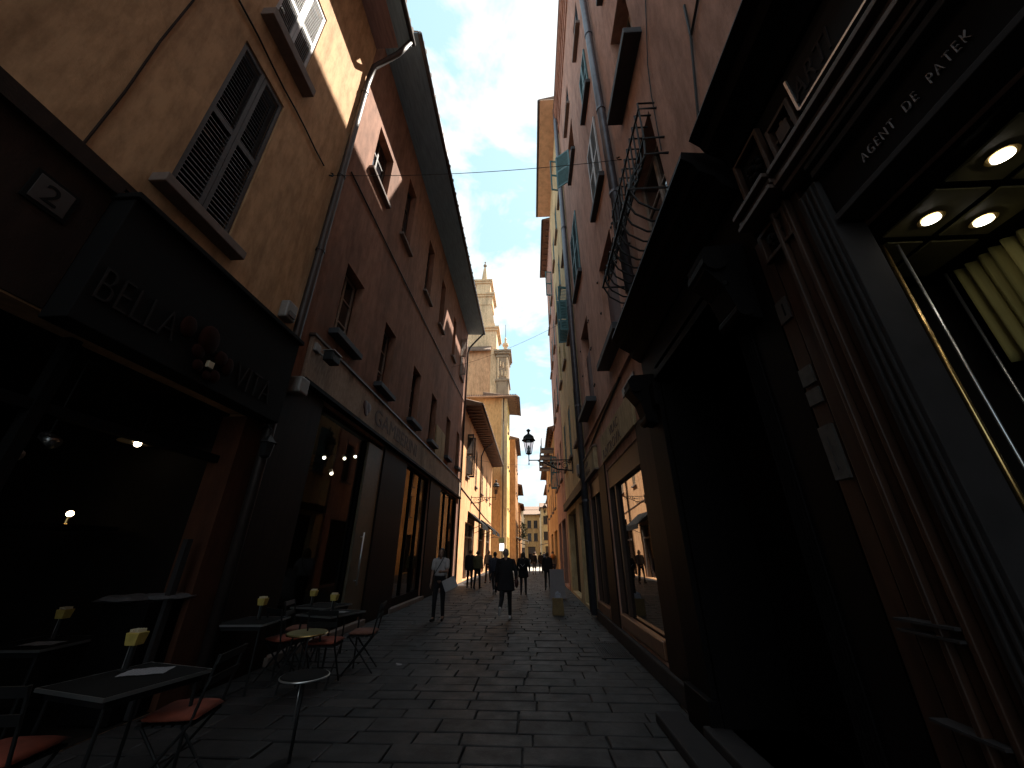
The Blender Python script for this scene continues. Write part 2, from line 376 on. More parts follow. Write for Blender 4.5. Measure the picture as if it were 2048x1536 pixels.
def eave(b, side, u0, u1, z, over, drop=.0, mat='soffit', slope=.28, X=None, tiles=True, depth=3., gutter='copper', rafters=True):
    """overhanging eave along a street wall: soffit boards on rafters, a tiled slope whose lower edge shows tile ends, a gutter"""
    sg = 1 if side == 'L' else -1       # toward the street
    x = X if X is not None else (LX if side == 'L' else RX)
    xe = x+sg*over
    soff = MB().hexa([(x-sg*.05, u0, z+.0), (xe, u0, z-drop), (xe, u1, z-drop), (x-sg*.05, u1, z), (x-sg*.05, u0, z+.05), (xe, u0, z-drop+.05), (xe, u1, z-drop+.05), (x-sg*.05, u1, z+.05)])
    y = u0+.25
    while rafters and y < u1-.1:
        soff.hexa([(x, y, z-.10), (xe-sg*.12, y, z-drop-.05), (xe-sg*.12, y+.09, z-drop-.05), (x, y+.09, z-.10), (x, y, z+.002), (xe-sg*.12, y, z-drop+.002), (xe-sg*.12, y+.09, z-drop+.002), (x, y+.09, z+.002)])
        y += .62
    soff.build('soffit', mat, b)
    rb = x-sg*depth; rz = z+.10+slope*(depth+over)
    roof = MB().hexa([(xe+sg*.02, u0, z-drop+.05), (rb, u0, z+.05), (rb, u1, z+.05), (xe+sg*.02, u1, z-drop+.05), (xe+sg*.02, u0, z-drop+.12), (rb, u0, rz), (rb, u1, rz), (xe+sg*.02, u1, z-drop+.12)])
    if tiles:
        y = u0+.1; k = 0
        while y < u1-.02:
            roof.tube([(xe+sg*(.07+.02*((k*7) % 3)), y, z-drop+.13), (rb, y, rz+.02)], .075, 6); y += .21; k += 1
    roof.build('roof', 'tile', b)
    if gutter: MB().tube([(xe+sg*.06, u0+.02, z-drop+.03), (xe+sg*.06, u1-.02, z-drop+.03)], .07, 8).build('gutter', gutter, b, smooth=True)

def pipe(b, pts, r, mat, clips=()):
    o = MB().tube(pts, r, 10).build('downpipe', mat, b, smooth=True)
    if clips:
        k = MB()
        for c in clips: k.lathe([(r+.015, -.03), (r+.015, .03)], c, 10)
        k.build('pipe_clip', mat, o)
    return o

# ------------------------------------------------------------------ sky, sun, camera
SUN = Vector((1, .6, 1.95)).normalized()
w = bpy.data.worlds.new('World'); SC.world = w; w.use_nodes = True
nt = w.node_tree; bg = nt.nodes['Background']
sky = N(nt, 'ShaderNodeTexSky'); sky.sky_type = 'NISHITA'; sky.sun_disc = False
sky.sun_elevation = math.asin(SUN.z); sky.sun_rotation = math.atan2(SUN.x, SUN.y); sky.air_density = 1.0; sky.dust_density = 1.5
tc = N(nt, 'ShaderNodeTexCoord')
mp = N(nt, 'ShaderNodeMapping'); mp.inputs['Scale'].default_value = (1.6, 1.6, 3.0); mp.inputs['Location'].default_value = (.35, .2, .1)
nt.links.new(tc.outputs['Generated'], mp.inputs['Vector'])
nz = N(nt, 'ShaderNodeTexNoise', Scale=2.2, Detail=9.0, Roughness=.58, Distortion=.3); nt.links.new(mp.outputs['Vector'], nz.inputs['Vector'])
cl = ramp(nt, nz.outputs['Fac'], [(.44, (0, 0, 0)), (.56, (1, 1, 1))])
mx = N(nt, 'ShaderNodeMix', data_type='RGBA'); nt.links.new(cl, mx.inputs['Factor']); nt.links.new(sky.outputs['Color'], mx.inputs[6])
mx.inputs[7].default_value = (7.1, 7.3, 7.4, 1)
vl = N(nt, 'ShaderNodeMix', data_type='RGBA'); vl.inputs['Factor'].default_value = .58      # thin high veil over the blue
nt.links.new(sky.outputs['Color'], vl.inputs[6]); vl.inputs[7].default_value = (5.0, 7.7, 8.6, 1); nt.links.new(vl.outputs[2], mx.inputs[6])
nt.links.new(mx.outputs[2], bg.inputs['Color']); bg.inputs['Strength'].default_value = .052
sl = bpy.data.lights.new('sun', 'SUN'); sl.energy = 5.0; sl.angle = R(.53); sl.color = (1, .93, .82)
so = bpy.data.objects.new('sun', sl); COL.objects.link(so); so.rotation_euler = (-SUN).to_track_quat('-Z', 'Y').to_euler()
so.location = (10, 6, 40)

cd = bpy.data.cameras.new('camera'); co = bpy.data.objects.new('camera', cd); COL.objects.link(co); SC.camera = co
cd.sensor_fit = 'HORIZONTAL'; cd.sensor_width = 36; cd.lens = 740/2048*36; cd.clip_start = .05; cd.clip_end = 2000
co.location = (0, 0, 1.6); co.rotation_euler = (R(90+24.485), 0, R(2.746))
SC.view_settings.view_transform = 'Standard'; SC.view_settings.look = 'None'; SC.view_settings.exposure = 1.75; SC.view_settings.gamma = 1
SC.cycles.max_bounces = 8; SC.cycles.diffuse_bounces = 5; SC.cycles.use_denoising = True
SC.cycles.sample_clamp_indirect = 6

# ------------------------------------------------------------------ ground
struct(MB().box(-400, 400, -60, 600, -.4, -.03).build('ground', simple('joint_mortar', (.035, .030, .028), .95, scale=5)))
mb = MB(); y = -3.0; row = 0
rng = random.Random(3)
def sett(x0, x1, y0, y1, h):
    g, e = .0035+rng.random()*.004, .009
    j = lambda: (rng.random()-.5)*.016
    dz = [h+(rng.random()-.5)*.007 for _ in range(4)]
    c = [(x0+g+j(), y0+g+j()), (x1-g+j(), y0+g+j()), (x1-g+j(), y1-g+j()), (x0+g+j(), y1-g+j())]
    i = len(mb.v); cxm, cym = (x0+x1)/2, (y0+y1)/2
    mb.v += [(p[0], p[1], -.035) for p in c] + [(p[0]+e*(1 if p[0] < cxm else -1)*.4, p[1]+e*(1 if p[1] < cym else -1)*.4, z-.006) for p, z in zip(c, dz)] + [(p[0]+e*(1 if p[0] < cxm else -1)*1.4, p[1]+e*(1 if p[1] < cym else -1)*1.4, z) for p, z in zip(c, dz)]
    for k in range(4):
        n = (k+1) % 4; mb.f.append((i+k, i+n, i+4+n, i+4+k)); mb.f.append((i+4+k, i+4+n, i+8+n, i+8+k))
    mb.f.append((i+8, i+9, i+10, i+11))
while y < 62:
    d = .25+rng.random()*.10
    x = -4.6-rng.random()*.6
    while x < 2.3:
        wd = .40+rng.random()*.44; sett(x, min(x+wd, 2.45), y, y+d, (rng.random()-.5)*.008); x += wd
    y += d; row += 1
struct(mb.build('street', paving()))
struct(MB().box(-4.1, 12, 39.6, 51.6, -.02, .022).build('sunlit_crossing_sheet', simple('sunlit_paving_tint', (.34, .32, .29), .85, var=.25, scale=3)))  # pale sheet added to brighten the sunlit crossing, sunlight put into its colour

# ================================================================== LEFT SIDE
P = left()
# ---- ochre building with the café
A0, A1, AZ = -6.0, 5.55, 14.98
b = thing('ochre_building', 'ochre plastered building over the café, louvred shutters and a sunlit strip under its eave', 'building', (LX, 0, 0))
w1 = (2.78, 3.72, 5.52, 8.75); w2 = (2.90, 3.84, 9.72, 12.1); w0 = (-1.2, -.3, 5.6, 8.7); wz = (-1.2, -.3, 9.7, 12.0)
wall_mesh(P, A0, A1, 0, AZ, [w1, w2, w0, wz, (-2.2, 5.06, .0, 3.5, .3)], depth=7).build('wall', 'ochre', b)
window(b, P, *w1, 'shut', sill='stone_sill', sd=.2, sh=.13, se=.16)
window(b, P, *w2, 'shut', shut='shutter_white', sill='stone_sill', sd=.22, sh=.2, se=.14)
window(b, P, *w0, 'shut'); window(b, P, *wz, 'shut')
MB().boxP(P, A0, 5.4, 5.05, 5.13, -.05, .0).boxP(P, A0, 2.45, 4.90, 5.05, -.09, 0).build('string_course', 'dark_base', b)
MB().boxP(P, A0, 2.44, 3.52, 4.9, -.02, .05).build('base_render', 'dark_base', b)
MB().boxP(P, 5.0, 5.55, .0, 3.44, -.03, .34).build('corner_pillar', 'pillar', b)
eave(b, 'L', A0, A1, 14.90, 1.03, mat='soffit_pink', drop=.0, rafters=False)
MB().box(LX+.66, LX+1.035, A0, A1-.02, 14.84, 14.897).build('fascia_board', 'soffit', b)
pipe(b, [(LX+1.03, 5.42, 14.82), (LX+.75, 5.44, 14.3), (LX+.16, 5.44, 13.7), (LX+.10, 5.44, 12.9), (LX+.10, 5.44, 3.9), (LX+.10, 5.44, .1)], .075, 'copper', [(LX+.10, 5.44, z) for z in (12.5, 9.3, 7.1, 5.0, 3.2)])
# café interior: dark walls, floor, ceiling, counter
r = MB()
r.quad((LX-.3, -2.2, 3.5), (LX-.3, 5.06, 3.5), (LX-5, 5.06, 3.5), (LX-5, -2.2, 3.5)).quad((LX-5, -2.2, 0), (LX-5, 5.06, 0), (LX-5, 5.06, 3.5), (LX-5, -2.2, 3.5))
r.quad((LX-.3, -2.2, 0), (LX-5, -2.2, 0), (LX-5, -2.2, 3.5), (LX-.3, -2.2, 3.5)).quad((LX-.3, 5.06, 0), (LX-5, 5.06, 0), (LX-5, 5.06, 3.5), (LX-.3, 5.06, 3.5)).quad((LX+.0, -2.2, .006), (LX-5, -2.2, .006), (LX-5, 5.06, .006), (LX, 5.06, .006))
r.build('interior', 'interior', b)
d = MB()
for u in (1.05, 2.9): d.boxP(P, u-.05, u+.05, 0.01, 3.49, .18, .28)
d.boxP(P, -2.18, 5.05, 2.75, 2.85, .19, .27)
d.build('door_frame', 'matte_black', b)
MB().boxP(P, 4.72, 4.80, .02, 1.75, -.0, .06).build('door_edge', 'jamb', b)

t = thing('cafe_fascia', 'black café fascia with thin BELLA VITA lettering round a red fruit ornament', 'fascia', (LX, 2.4, 3.45))
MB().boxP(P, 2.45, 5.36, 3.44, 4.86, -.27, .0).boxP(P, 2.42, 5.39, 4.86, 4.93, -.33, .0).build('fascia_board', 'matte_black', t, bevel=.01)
text('lettering', 'BELLA', .52, P, 2.50, 3.70, -.275, 'dim_text', t, sx=.60, off=-.012)
text('lettering', 'VITA', .52, P, 4.28, 3.62, -.275, 'dim_text', t, sx=.66, off=-.012)
o = MB()
for (u, v, rr, k) in ((3.44, 3.98, .10, 1.35), (3.74, 3.98, .145, 1.3), (3.66, 3.78, .09, 1), (3.72, 3.62, .075, 1), (3.99, 3.85, .10, 1), (3.98, 3.60, .08, 1), (4.12, 3.80, .085, 1.5), (3.87, 3.56, .06, 1)):
    o.ball(P(u, v, -.29), rr, 12, 8, k, .35, 1)
o.build('fruit_ornament', 'tomato', t, smooth=True)
MB().boxP(P, 3.82, 3.90, 3.66, 3.74, -.315, -.275).build('tag', 'sachet', t)

t = tag(thing('house_number', '', '', (LX, 2.0, 4.3)), 'white enamel plate with number 2 on the ochre wall', 'house number')
MB().boxP(P, 1.93, 2.25, 4.30, 4.62, -.035, -.0201).build('rim', 'matte_black', t)
MB().boxP(P, 1.96, 2.22, 4.33, 4.59, -.042, -.035).build('plate', 'plaque', t, bevel=.006)
text('number', '2', .26, P, 2.02, 4.37, -.042, 'matte_black', t, extrude=.004)

t = thing('wall_alarm_box', 'white alarm siren box on the ochre wall above the café fascia', 'alarm box', (LX, 5.1, 5.2))
MB().boxP(P, 4.98, 5.24, 5.22, 5.55, -.16, 0).build('case', 'white', t, bevel=.03)
MB().boxP(P, 5.03, 5.19, 5.26, 5.36, -.19, -.161).build('speaker_grille', 'frame', t, bevel=.01)
t = thing('wall_speaker', 'white speaker box at the corner just below the café fascia end', 'speaker', (LX, 5.7, 4.2))
MB().boxP(P, 5.60, 5.86, 4.10, 4.40, -.30, -.05).build('case', 'white', t, bevel=.03)
MB().tube([P(5.73, 4.25, -.06), P(5.73, 4.25, .02)], .03).build('bracket', 'black', t)
t = thing('cafe_wall_lantern', 'small black wall lantern hanging beside the café pillar', 'wall lantern', (LX, 5.3, 3.0))
MB().tube([P(5.3, 3.34, 0), P(5.3, 3.40, -.15), P(5.3, 3.32, -.24), P(5.3, 3.22, -.24)], .015).build('bracket', 'black', t)
MB().lathe([(.03, .0), (.075, .03), (.10, .22), (.13, .23), (.05, .31), (.015, .36)], P(5.3, 2.88, -.24), 6).build('lantern_body', 'black', t)

# hanging café lamps
t = thing('pendant_lamp', 'lit pendant lamp with wide flat shade inside the café', 'pendant lamp', (-5.2, 4.56, 2.95))
MB().tube([(-5.2, 4.56, 3.04), (-5.2, 4.56, 3.5)], .008, 6).build('cord', 'black', t)
MB().lathe([(.21, .0), (.20, .012), (.10, .055), (.03, .085), (.025, .12)], (-5.2, 4.56, 2.93), 24).build('lamp_shade', 'shade', t, smooth=True)
MB().ball((-5.2, 4.56, 2.915), .04).build('bulb', 'bright', t, smooth=True)
t = thing('small_table_lamp', 'tiny warm lamp glowing deep in the dark café', 'lamp', (-5.6, 4.49, 1.9))
MB().lathe([(.05, 0), (.02, .02), (.015, .1)], (-5.6, 4.49, 1.90), 10).build('base', 'brass', t)
MB().ball((-5.6, 4.49, 2.03), .035).build('bulb', 'tinyspot', t, smooth=True)
MB().box(-5.95, -5.35, 3.7, 4.9, 1.85, 1.90).build('back_shelf', 'wood_black', b)
# bottles and glasses on the bar shelf, hanging from the cafe
for k, (px, py, pz, lab) in enumerate(((-4.75, 3.10, 2.45, 'chrome spotlight on the café ceiling track, lower of the pair'), (-4.72, 3.30, 2.62, 'chrome spotlight on the café ceiling track, upper of the pair'))):
    t = thing('track_spotlight', lab, 'spotlight', (px, py, pz), 'unlit café spotlights')
    MB().tube([(px, py, pz), (px, py, 3.5)], .008, 6).build('stem', 'black', t)
    MB().tube([(px-.05, py, pz+.03), (px+.10, py, pz-.05)], [.045, .06], 12).build('lamp_head', 'chrome', t, smooth=True)

# ---- red brown building with the long frieze sign
B0, B1, BZ = 5.56, 22.4, 15.75
b = thing('red_brown_building', 'long red brown building with small recessed windows and weathered shop sign frieze', 'building', (LX, B0, 0))
up = [(6.62, 7.72, 11.2, 13.1), (9.1, 9.95, 11.4, 14.2), (12.05, 12.95, 11.4, 14.2), (14.6, 15.4, 11.5, 14.2), (17.75, 18.45, 11.5, 14.1), (20.3, 21.1, 11.5, 14.1)]
lo = [(6.6, 7.55, 5.95, 7.85), (9.1, 10.0, 5.85, 7.88), (12.0, 12.95, 5.85, 7.92), (14.7, 15.65, 5.85, 7.96), (17.85, 18.75, 5.95, 8.0), (20.6, 21.4, 6.0, 8.05)]
shops = [(6.85, 10.3, .12, 4.35, .35), (12.4, 15.6, .12, 4.4, .35), (17.6, 21.7, .12, 4.4, .35)]
wall_mesh(P, B0, B1, 0, BZ+.6, up+lo+shops, depth=7).build('wall', 'red', b)
for k, q in enumerate(up): window(b, P, *q, 'half' if k == 5 else 'glass', ang=100, sill='stone_sill', sd=.14, shut='frame_pale' if k == 5 else 'shutter', rec=.28)
for k, q in enumerate(lo): window(b, P, *q, 'glass', frame='frame_pale' if k < 2 else 'frame', sill='sill', sd=.22, sh=.13, se=.14, rec=.3)
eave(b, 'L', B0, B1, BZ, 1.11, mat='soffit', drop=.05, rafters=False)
MB().tube([P(5.83, 9.98, -.03), P(12, 10.15, -.03), P(17, 10.32, -.03), P(22.35, 10.5, -.03)], .022, 6).build('facade_cable', 'black', b)
pipe(b, [(LX+1.12, 22.2, 15.65), (LX+.7, 22.22, 15.2), (LX+.2, 22.25, 14.6), (LX+.08, 22.25, 14.2), (LX+.08, 22.25, .1)], .06, 'copper')
# shop interiors behind the glass
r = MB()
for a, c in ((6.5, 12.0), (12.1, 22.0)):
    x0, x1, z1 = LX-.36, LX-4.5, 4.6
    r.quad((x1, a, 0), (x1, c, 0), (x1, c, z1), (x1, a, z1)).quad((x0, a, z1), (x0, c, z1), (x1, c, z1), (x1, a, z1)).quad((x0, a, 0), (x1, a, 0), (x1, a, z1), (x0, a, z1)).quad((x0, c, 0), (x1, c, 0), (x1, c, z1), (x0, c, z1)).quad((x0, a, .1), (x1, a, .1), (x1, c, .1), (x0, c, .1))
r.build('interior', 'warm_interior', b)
for (a, c, z0, z1, _) in shops:
    f = MB(); f.boxP(P, a, a+.07, z0, z1, .05, .2).boxP(P, c-.07, c, z0, z1, .05, .2).boxP(P, a+.07, c-.07, z1-.09, z1, .05, .2).boxP(P, a+.07, c-.07, z0, z0+.22, .04, .2)
    for u in ([a+(c-a)/3, a+(c-a)*2/3] if a > 7 else [c-1.04]): f.boxP(P, u-.035, u+.035, z0+.22, z1-.09, .06, .18)
    f = f.build('shop_window', 'wood_black', b)
    MB().boxP(P, a+.07, c-.07, z0+.22, z1-.09, .115, .125).build('pane', 'glass' if a > 7 else 'clearglass', f)
MB().boxP(P, 9.28, 10.28, .30, 4.25, -.02, .05).build('shop_door', simple('olive_brown_door', (.075, .055, .032), .5), b, bevel=.015)
MB().tube([P(9.62, .9, -.10), P(9.62, 2.05, -.10)], .022).tube([P(9.62, 1.0, -.10), P(9.62, 1.0, -.02)], .012).tube([P(9.62, 1.95, -.10), P(9.62, 1.95, -.02)], .012).build('door_handle', 'chrome', b, smooth=True)
for q in ((6.75, 10.42), (12.2, 15.8), (17.4, 21.9)): MB().boxP(P, *q, 0, .12, -.12, .36).build('door_step', 'stone_sill', b, bevel=.01)
for q in ((10.32, 12.38), (15.64, 17.56), (5.62, 6.8)): MB().boxP(P, *q, .0, 4.4, -.05, .02).build('dark_cladding', 'cladding', b)
MB().boxP(P, 5.9, 22.3, 4.44, 4.52, -.16, .0).build('cornice', 'wood_black', b)
# things seen inside the first shop
for (u, v, k, lab) in ((9.3, 3.06, 0, 'round brown display disc hung in the red building shop window'),):
    t = thing('display_disc', lab, 'display', (LX-.9, u, v))
    MB().lathe([(.47, 0), (.47, .04)], (0, 0, 0), 32).build('disc', 'tan_cloth', t)
    t.children[0].rotation_euler = (0, R(90), 0)
    MB().tube([(LX-.9, u, v+.45), (LX-.9, u, 4.58)], .006, 6).build('cord', 'black', t)
for k, (u, v) in enumerate(((9.1, 3.78), (10.13, 4.0), (10.75, 4.2), (9.6, 3.48))):
    t = thing('shop_spotlight', ['lit ceiling spotlight nearest the downpipe in the red building shop', 'lit ceiling spotlight second from the shop door, red building', 'lit ceiling spotlight beside the olive shop door', 'lower dim ceiling spotlight hanging in the red building shop'][k], 'spotlight', (-5.2, u, v), 'lit shop spotlights')
    MB().tube([(-5.22, u, v+.1), (-5.22, u, 4.6)], .008, 6).build('stem', 'black', t)
    MB().tube([(-5.26, u, v+.10), (-5.20, u-.03, v+.01)], [.045, .055], 10).build('lamp_head', 'chrome', t)
    MB().ball((-5.20, u-.032, v+.005), .036, 12, 8).build('bulb', 'spot', t, smooth=True)
t = thing('shop_frieze_sign', 'long weathered stone coloured sign frieze with faded letters on the red brown building', 'shop sign', (LX, 5.9, 4.52))
MB().boxP(P, 5.95, 22.3, 4.52, 5.42, -.09, .0).build('sign_board', 'sign', t, bevel=.01)
MB().boxP(P, 15.85, 17.6, 5.42, 6.9, -.05, .0).build('upper_panel', 'cream_sign', t, bevel=.01)
MB().boxP(P, 5.9, 22.32, 5.42, 5.47, -.13, .0).build('moulding', 'frame', t)
o = MB()
for u, v, rr in ((8.55, 4.98, .14), (8.72, 4.98, .14), (8.63, 4.86, .13)): o.ball(P(u, v, -.09), rr, 12, 8, 1, .15, 1)
o.build('emblem', 'redcloth', t, smooth=True)
text('lettering', 'GAMBERINI', .62, P, 9.15, 4.74, -.094, 'dark_text', t, sx=1.25, extrude=.006)
t = thing('frieze_floodlight', 'black floodlight on a white arm in front of the weathered frieze', 'floodlight', (LX, 6.3, 5.1))
MB().boxP(P, 6.14, 6.44, 5.0, 5.2, -.42, -.22).build('lamp_head', 'black', t, bevel=.02)
MB().boxP(P, 6.12, 6.46, 5.2, 5.215, -.44, -.20).build('visor', 'chrome', t)
MB().tube([P(6.29, 5.1, -.23), P(6.1, 5.22, -.02)], .02).build('arm', 'white', t)
MB().boxP(P, 5.98, 6.16, 5.13, 5.30, -.15, -.09).build('junction_box', 'white', t, bevel=.02)

# ---- salmon house further on
C0, C1, CZ = 22.42, 41.5, 10.35
b = thing('salmon_house', 'low salmon house in sunlight with deep dark eave and shop awnings', 'building', (LX, C0, 0))
cw = [(28.6, 29.5, 6.2, 9.0), (32.6, 33.5, 6.2, 8.6), (36.0, 36.9, 6.2, 8.4), (39.2, 40.0, 6.2, 8.4), (24.4, 25.3, 6.2, 9.0)]
cd_ = [(25.0, 29.2, .05, 3.4, .5), (31.6, 35.0, .05, 3.5, .5), (37.0, 40.4, .05, 3.5, .5)]
wall_mesh(P, C0, C1, 0, CZ+.4, cw+cd_, depth=7).build('wall', 'pink', b)
for k, q in enumerate(cw): window(b, P, *q, 'shut' if k != 4 else 'ajar', shut='shutter_dark' if k in (4,) else 'tan_cloth', ang=95, sill='stone_sill')
eave(b, 'L', C0, C1, CZ, 1.15, mat='soffit_brown')
pipe(b, [(LX+1.0, 31.4, CZ-.1), (LX+.3, 31.4, CZ-.6), (LX+.08, 31.4, CZ-1.2), (LX+.08, 31.4, .1)], .06, 'copper')
for a, c, z0, z1, _ in cd_:
    f = MB(); f.boxP(P, a, a+.12, z0, z1, .1, .3).boxP(P, c-.12, c, z0, z1, .1, .3).boxP(P, (a+c)/2-.05, (a+c)/2+.05, z0, z1, .12, .3).boxP(P, a, c, 2.5, 2.6, .11, .3)
    f = f.build('shop_front', 'frame_pale', b); MB().boxP(P, a, c, z0, z1, .31, .36).build('pane', 'glassdark', f)
MB().tube([P(22.6, 5.2, -.02), P(27, 4.95, -.02), P(35, 4.5, -.02), P(41, 4.3, -.02)], .03, 6).build('facade_cable', 'frame', b)
for a, c, lab in ((25.9, 29.3, 'dark shop awning on the salmon house, nearer one beside the red building'), (33.0, 36.2, 'dark shop awning on the salmon house, middle one of three'), (37.4, 40.4, 'dark shop awning on the salmon house, last before the tan corner')):
    t = thing('shop_awning', lab, 'awning', (LX, a, 3.4), 'dark awnings on the salmon house')
    MB().hexa([(LX, a, 3.75), (LX+1.0, a, 3.25), (LX+1.0, c, 3.25), (LX, c, 3.75), (LX, a, 4.15), (LX+1.0, a, 3.32), (LX+1.0, c, 3.32), (LX, c, 4.15)]).build('canopy', 'matte_black', t)
    MB().box(LX+.98, LX+1.01, a, c, 3.02, 3.32).build('valance', 'matte_black', t)
    MB().tube([(LX, a+.1, 2.9), (LX+.95, a+.1, 3.25)], .02, 6).tube([(LX, c-.1, 2.9), (LX+.95, c-.1, 3.25)], .02, 6).build('arm', 'black', t)

# ---- tan corner building closing the salmon row
b = thing('tan_corner_building', 'tan building with wide eave whose street side is bright yellow in the sun', 'building', (-2.7, 43, 0))
DZ = 19.3
PD, PS = front(43.0), left(-2.65)
wall_mesh(PD, -12, -2.66, 0, DZ, [], depth=.3).build('wall', 'tan', b)
dw = [(44.2, 45.0, 6.2, 8.6), (46.6, 47.4, 6.2, 8.6), (44.2, 45.0, 11, 13.4), (46.6, 47.4, 11, 13.4), (44.2, 45.0, 15.2, 17.2), (46.6, 47.4, 15.2, 17.2), (44.0, 45.6, .1, 3.2), (46.2, 47.8, .1, 3.2)]
wall_mesh(PS, 43.31, 48.6, 0, DZ, dw, depth=6).build('street_wall', 'yellow', b)
for q in dw[:6]: window(b, PS, *q, 'shut', shut='shutter_dark')
for q in dw[6:]: MB().boxP(PS, *q, .2, .25).build('door', 'frame', b)
MB().boxP(PD, -3.35, -2.64, 0, DZ, -.05, .3).build('corner_pilaster', 'cream', b)
eave(b, 'L', 42.2, 49.0, DZ+.1, 1.45, X=-2.65, mat='soffit_brown', drop=.4, slope=.06)
MB().hexa([(-12, 42.15, DZ-.1), (-1.3, 42.15, DZ-.1), (-1.3, 43.2, DZ+.1), (-12, 43.2, DZ+.1), (-12, 42.15, DZ+.02), (-1.3, 42.15, DZ+.02), (-1.3, 43.2, DZ+.3), (-12, 43.2, DZ+.3)]).build('front_soffit', 'soffit_tan', b)
o = MB()
for k in range(48): o.tube([(-11.9+k*.22, 42.08, DZ+.06), (-11.9+k*.22, 46, DZ+.55)], .085, 6)
o.build('front_tiles', 'tile', b)
pipe(b, [(-3.1, 42.9, DZ-.1), (-3.1, 42.88, .1)], .06, 'frame')
MB().boxP(PD, -3.4, -2.9, 2.2, 2.9, -.12, -.05).build('shop_front', 'frame', b)

# ---- more houses on the left toward the bend
def plain_house(name, label, P, u0, u1, H, mat, wins, side, X, over, soff='soffit_brown', depth=6., shut='shutter_dark', style='shut', doors=()):
    loc = P(u0, 0, 0)
    b = thing(name, label, 'building', loc)
    wall_mesh(P, u0, u1, 0, H, list(wins)+[(*d, .3) for d in doors], depth=depth).build('wall', mat, b)
    for k, q in enumerate(wins): window(b, P, *q, style if not isinstance(style, (list, tuple)) else style[k % len(style)], shut=shut, lead=False, ang=100)
    for d in doors: MB().boxP(P, *d, .25, .3).build('shop_front', 'matte_black', b)
    if over: eave(b, side, u0, u1, H, over, mat=soff, X=X)
    return b
def grid(us, zs, w, h): return [(u, u+w, z, z+h) for u in us for z in zs]
plain_house('orange_house', 'narrow orange house just past the tan corner building', left(-1.95), 50.2, 60, 16.0, 'orange', grid((51.4, 54, 56.8), (5, 9, 12.6), .9, 2), 'L', -1.95, .45, doors=((51, 53.5, .1, 3), (55, 58, .1, 3)))
plain_house('brown_eaved_house', 'lower house with small dark eave beyond the orange house', left(-2.3), 60.5, 72, 11.3, 'tan', grid((62, 65, 68), (4.6, 8), .9, 2), 'L', -2.3, .9, doors=((62, 65, .1, 3),))
plain_house('bend_house', 'brown house on the left where the street bends', left(-2.0), 73, 84, 9.8, 'orange', grid((75, 78, 81), (4.4, 7), .9, 1.7), 'L', -2.0, .6, doors=((75, 78, .1, 3),))
def cross_house(name, label, x0, x1, Y, H, mat, wx, wz, roofh=1.6):
    P = front(Y); b = thing(name, label, 'building', (x0, Y, 0))
    ws = [(x, x+.95, z, z+1.8) for x in wx for z in wz]
    wall_mesh(P, x0, x1, 0, H, ws+[(x0+.8, x0+2.6, .1, 2.9, .3)], depth=8).build('wall', mat, b)
    for q in ws: window(b, P, *q, 'shut', shut='shutter_dark', lead=False)
    MB().boxP(P, x0+.8, x0+2.6, .1, 2.9, .25, .3).build('shop_front', 'frame', b)
    MB().hexa([(x0-.3, Y-.6, H), (x1+.3, Y-.6, H), (x1+.3, Y+8, H), (x0-.3, Y+8, H), (x0-.3, Y-.6, H+.15), (x1+.3, Y-.6, H+.15), (x1+.3, Y+4, H+roofh), (x0-.3, Y+4, H+roofh)]).build('roof', 'tile', b)
    return b
cross_house('far_brown_house', 'brown house facing up the street at the bend, left of centre', -1.6, 2.2, 100, 10.3, 'tan', (-.9, .7), (4.2, 7.2))
cross_house('far_tan_house', 'tall tan house facing up the street at the far bend', 2.4, 6.2, 92, 11.2, 'cream', (2.9, 4.6), (4.2, 7.6))
cross_house('far_cream_house', 'pale cream house behind the bend, its top edge against the sky', -4, 9, 118, 13.2, 'stucco', (-2, 1, 4), (5, 9))

# ---- church behind
b = thing('church', 'baroque church gable with obelisk finial rising behind the red brown roof', 'church', (-8.5, 52, 0))
def bl(m, xr, y0, w_, z0, z1, corn=0.):      # square block whose right face is at xr
    m.box(xr-w_, xr, y0, y0+w_, z0, z1)
    if corn: m.box(xr-w_-corn, xr+corn, y0-corn, y0+w_+corn, z1-.35, z1).box(xr-w_-corn*.5, xr+corn*.5, y0-corn*.5, y0+w_+corn*.5, z1-.75, z1-.352)
m1 = MB(); bl(m1, -4.9, 52, 5.5, 0, 31.4); m1.build('lower_wall', 'church', b)
m1 = MB(); m1.box(-5.9, -4.85, 51.85, 53, 20, 31.5).box(-5.9, -4.85, 55, 56, 20, 31.5); m1.build('corner_pilaster', 'stucco', b)
m1 = MB(); m1.hexa([(-11.5, 51.2, 30.9), (-5.9, 51.2, 30.9), (-5.9, 53, 32.6), (-11.5, 53, 32.6), (-11.5, 51.2, 31.15), (-5.9, 51.2, 31.15), (-5.9, 53, 32.9), (-11.5, 53, 32.9)]); m1.build('lean_to_roof', 'tile', b)
m1 = MB(); bl(m1, -5.1, 52.6, 4.8, 31.4, 36.2, .45); m1.build('attic', 'stucco', b)
m1 = MB()
prof = [(.25, 36.2), (.0, 36.7), (-.22, 37.6), (-.35, 38.6), (-.6, 39.8), (-.75, 41.0)]
for (a, za), (c, zc) in zip(prof, prof[1:]):
    xr0, xr1 = -5.4+a, -5.4+c
    m1.hexa([(xr0-3.8, 52.9, za), (xr0, 52.9, za), (xr0, 56.2, za), (xr0-3.8, 56.2, za), (xr1-3.2, 52.9, zc), (xr1, 52.9, zc), (xr1, 56.2, zc), (xr1-3.2, 56.2, zc)])
m1.build('volute', 'stucco', b)
m1 = MB(); bl(m1, -5.95, 52.8, 3.3, 41.0, 43.4, .4); bl(m1, -6.45, 53.1, 2.5, 43.4, 46.6, .38); m1.build('pedestal', 'stucco', b)
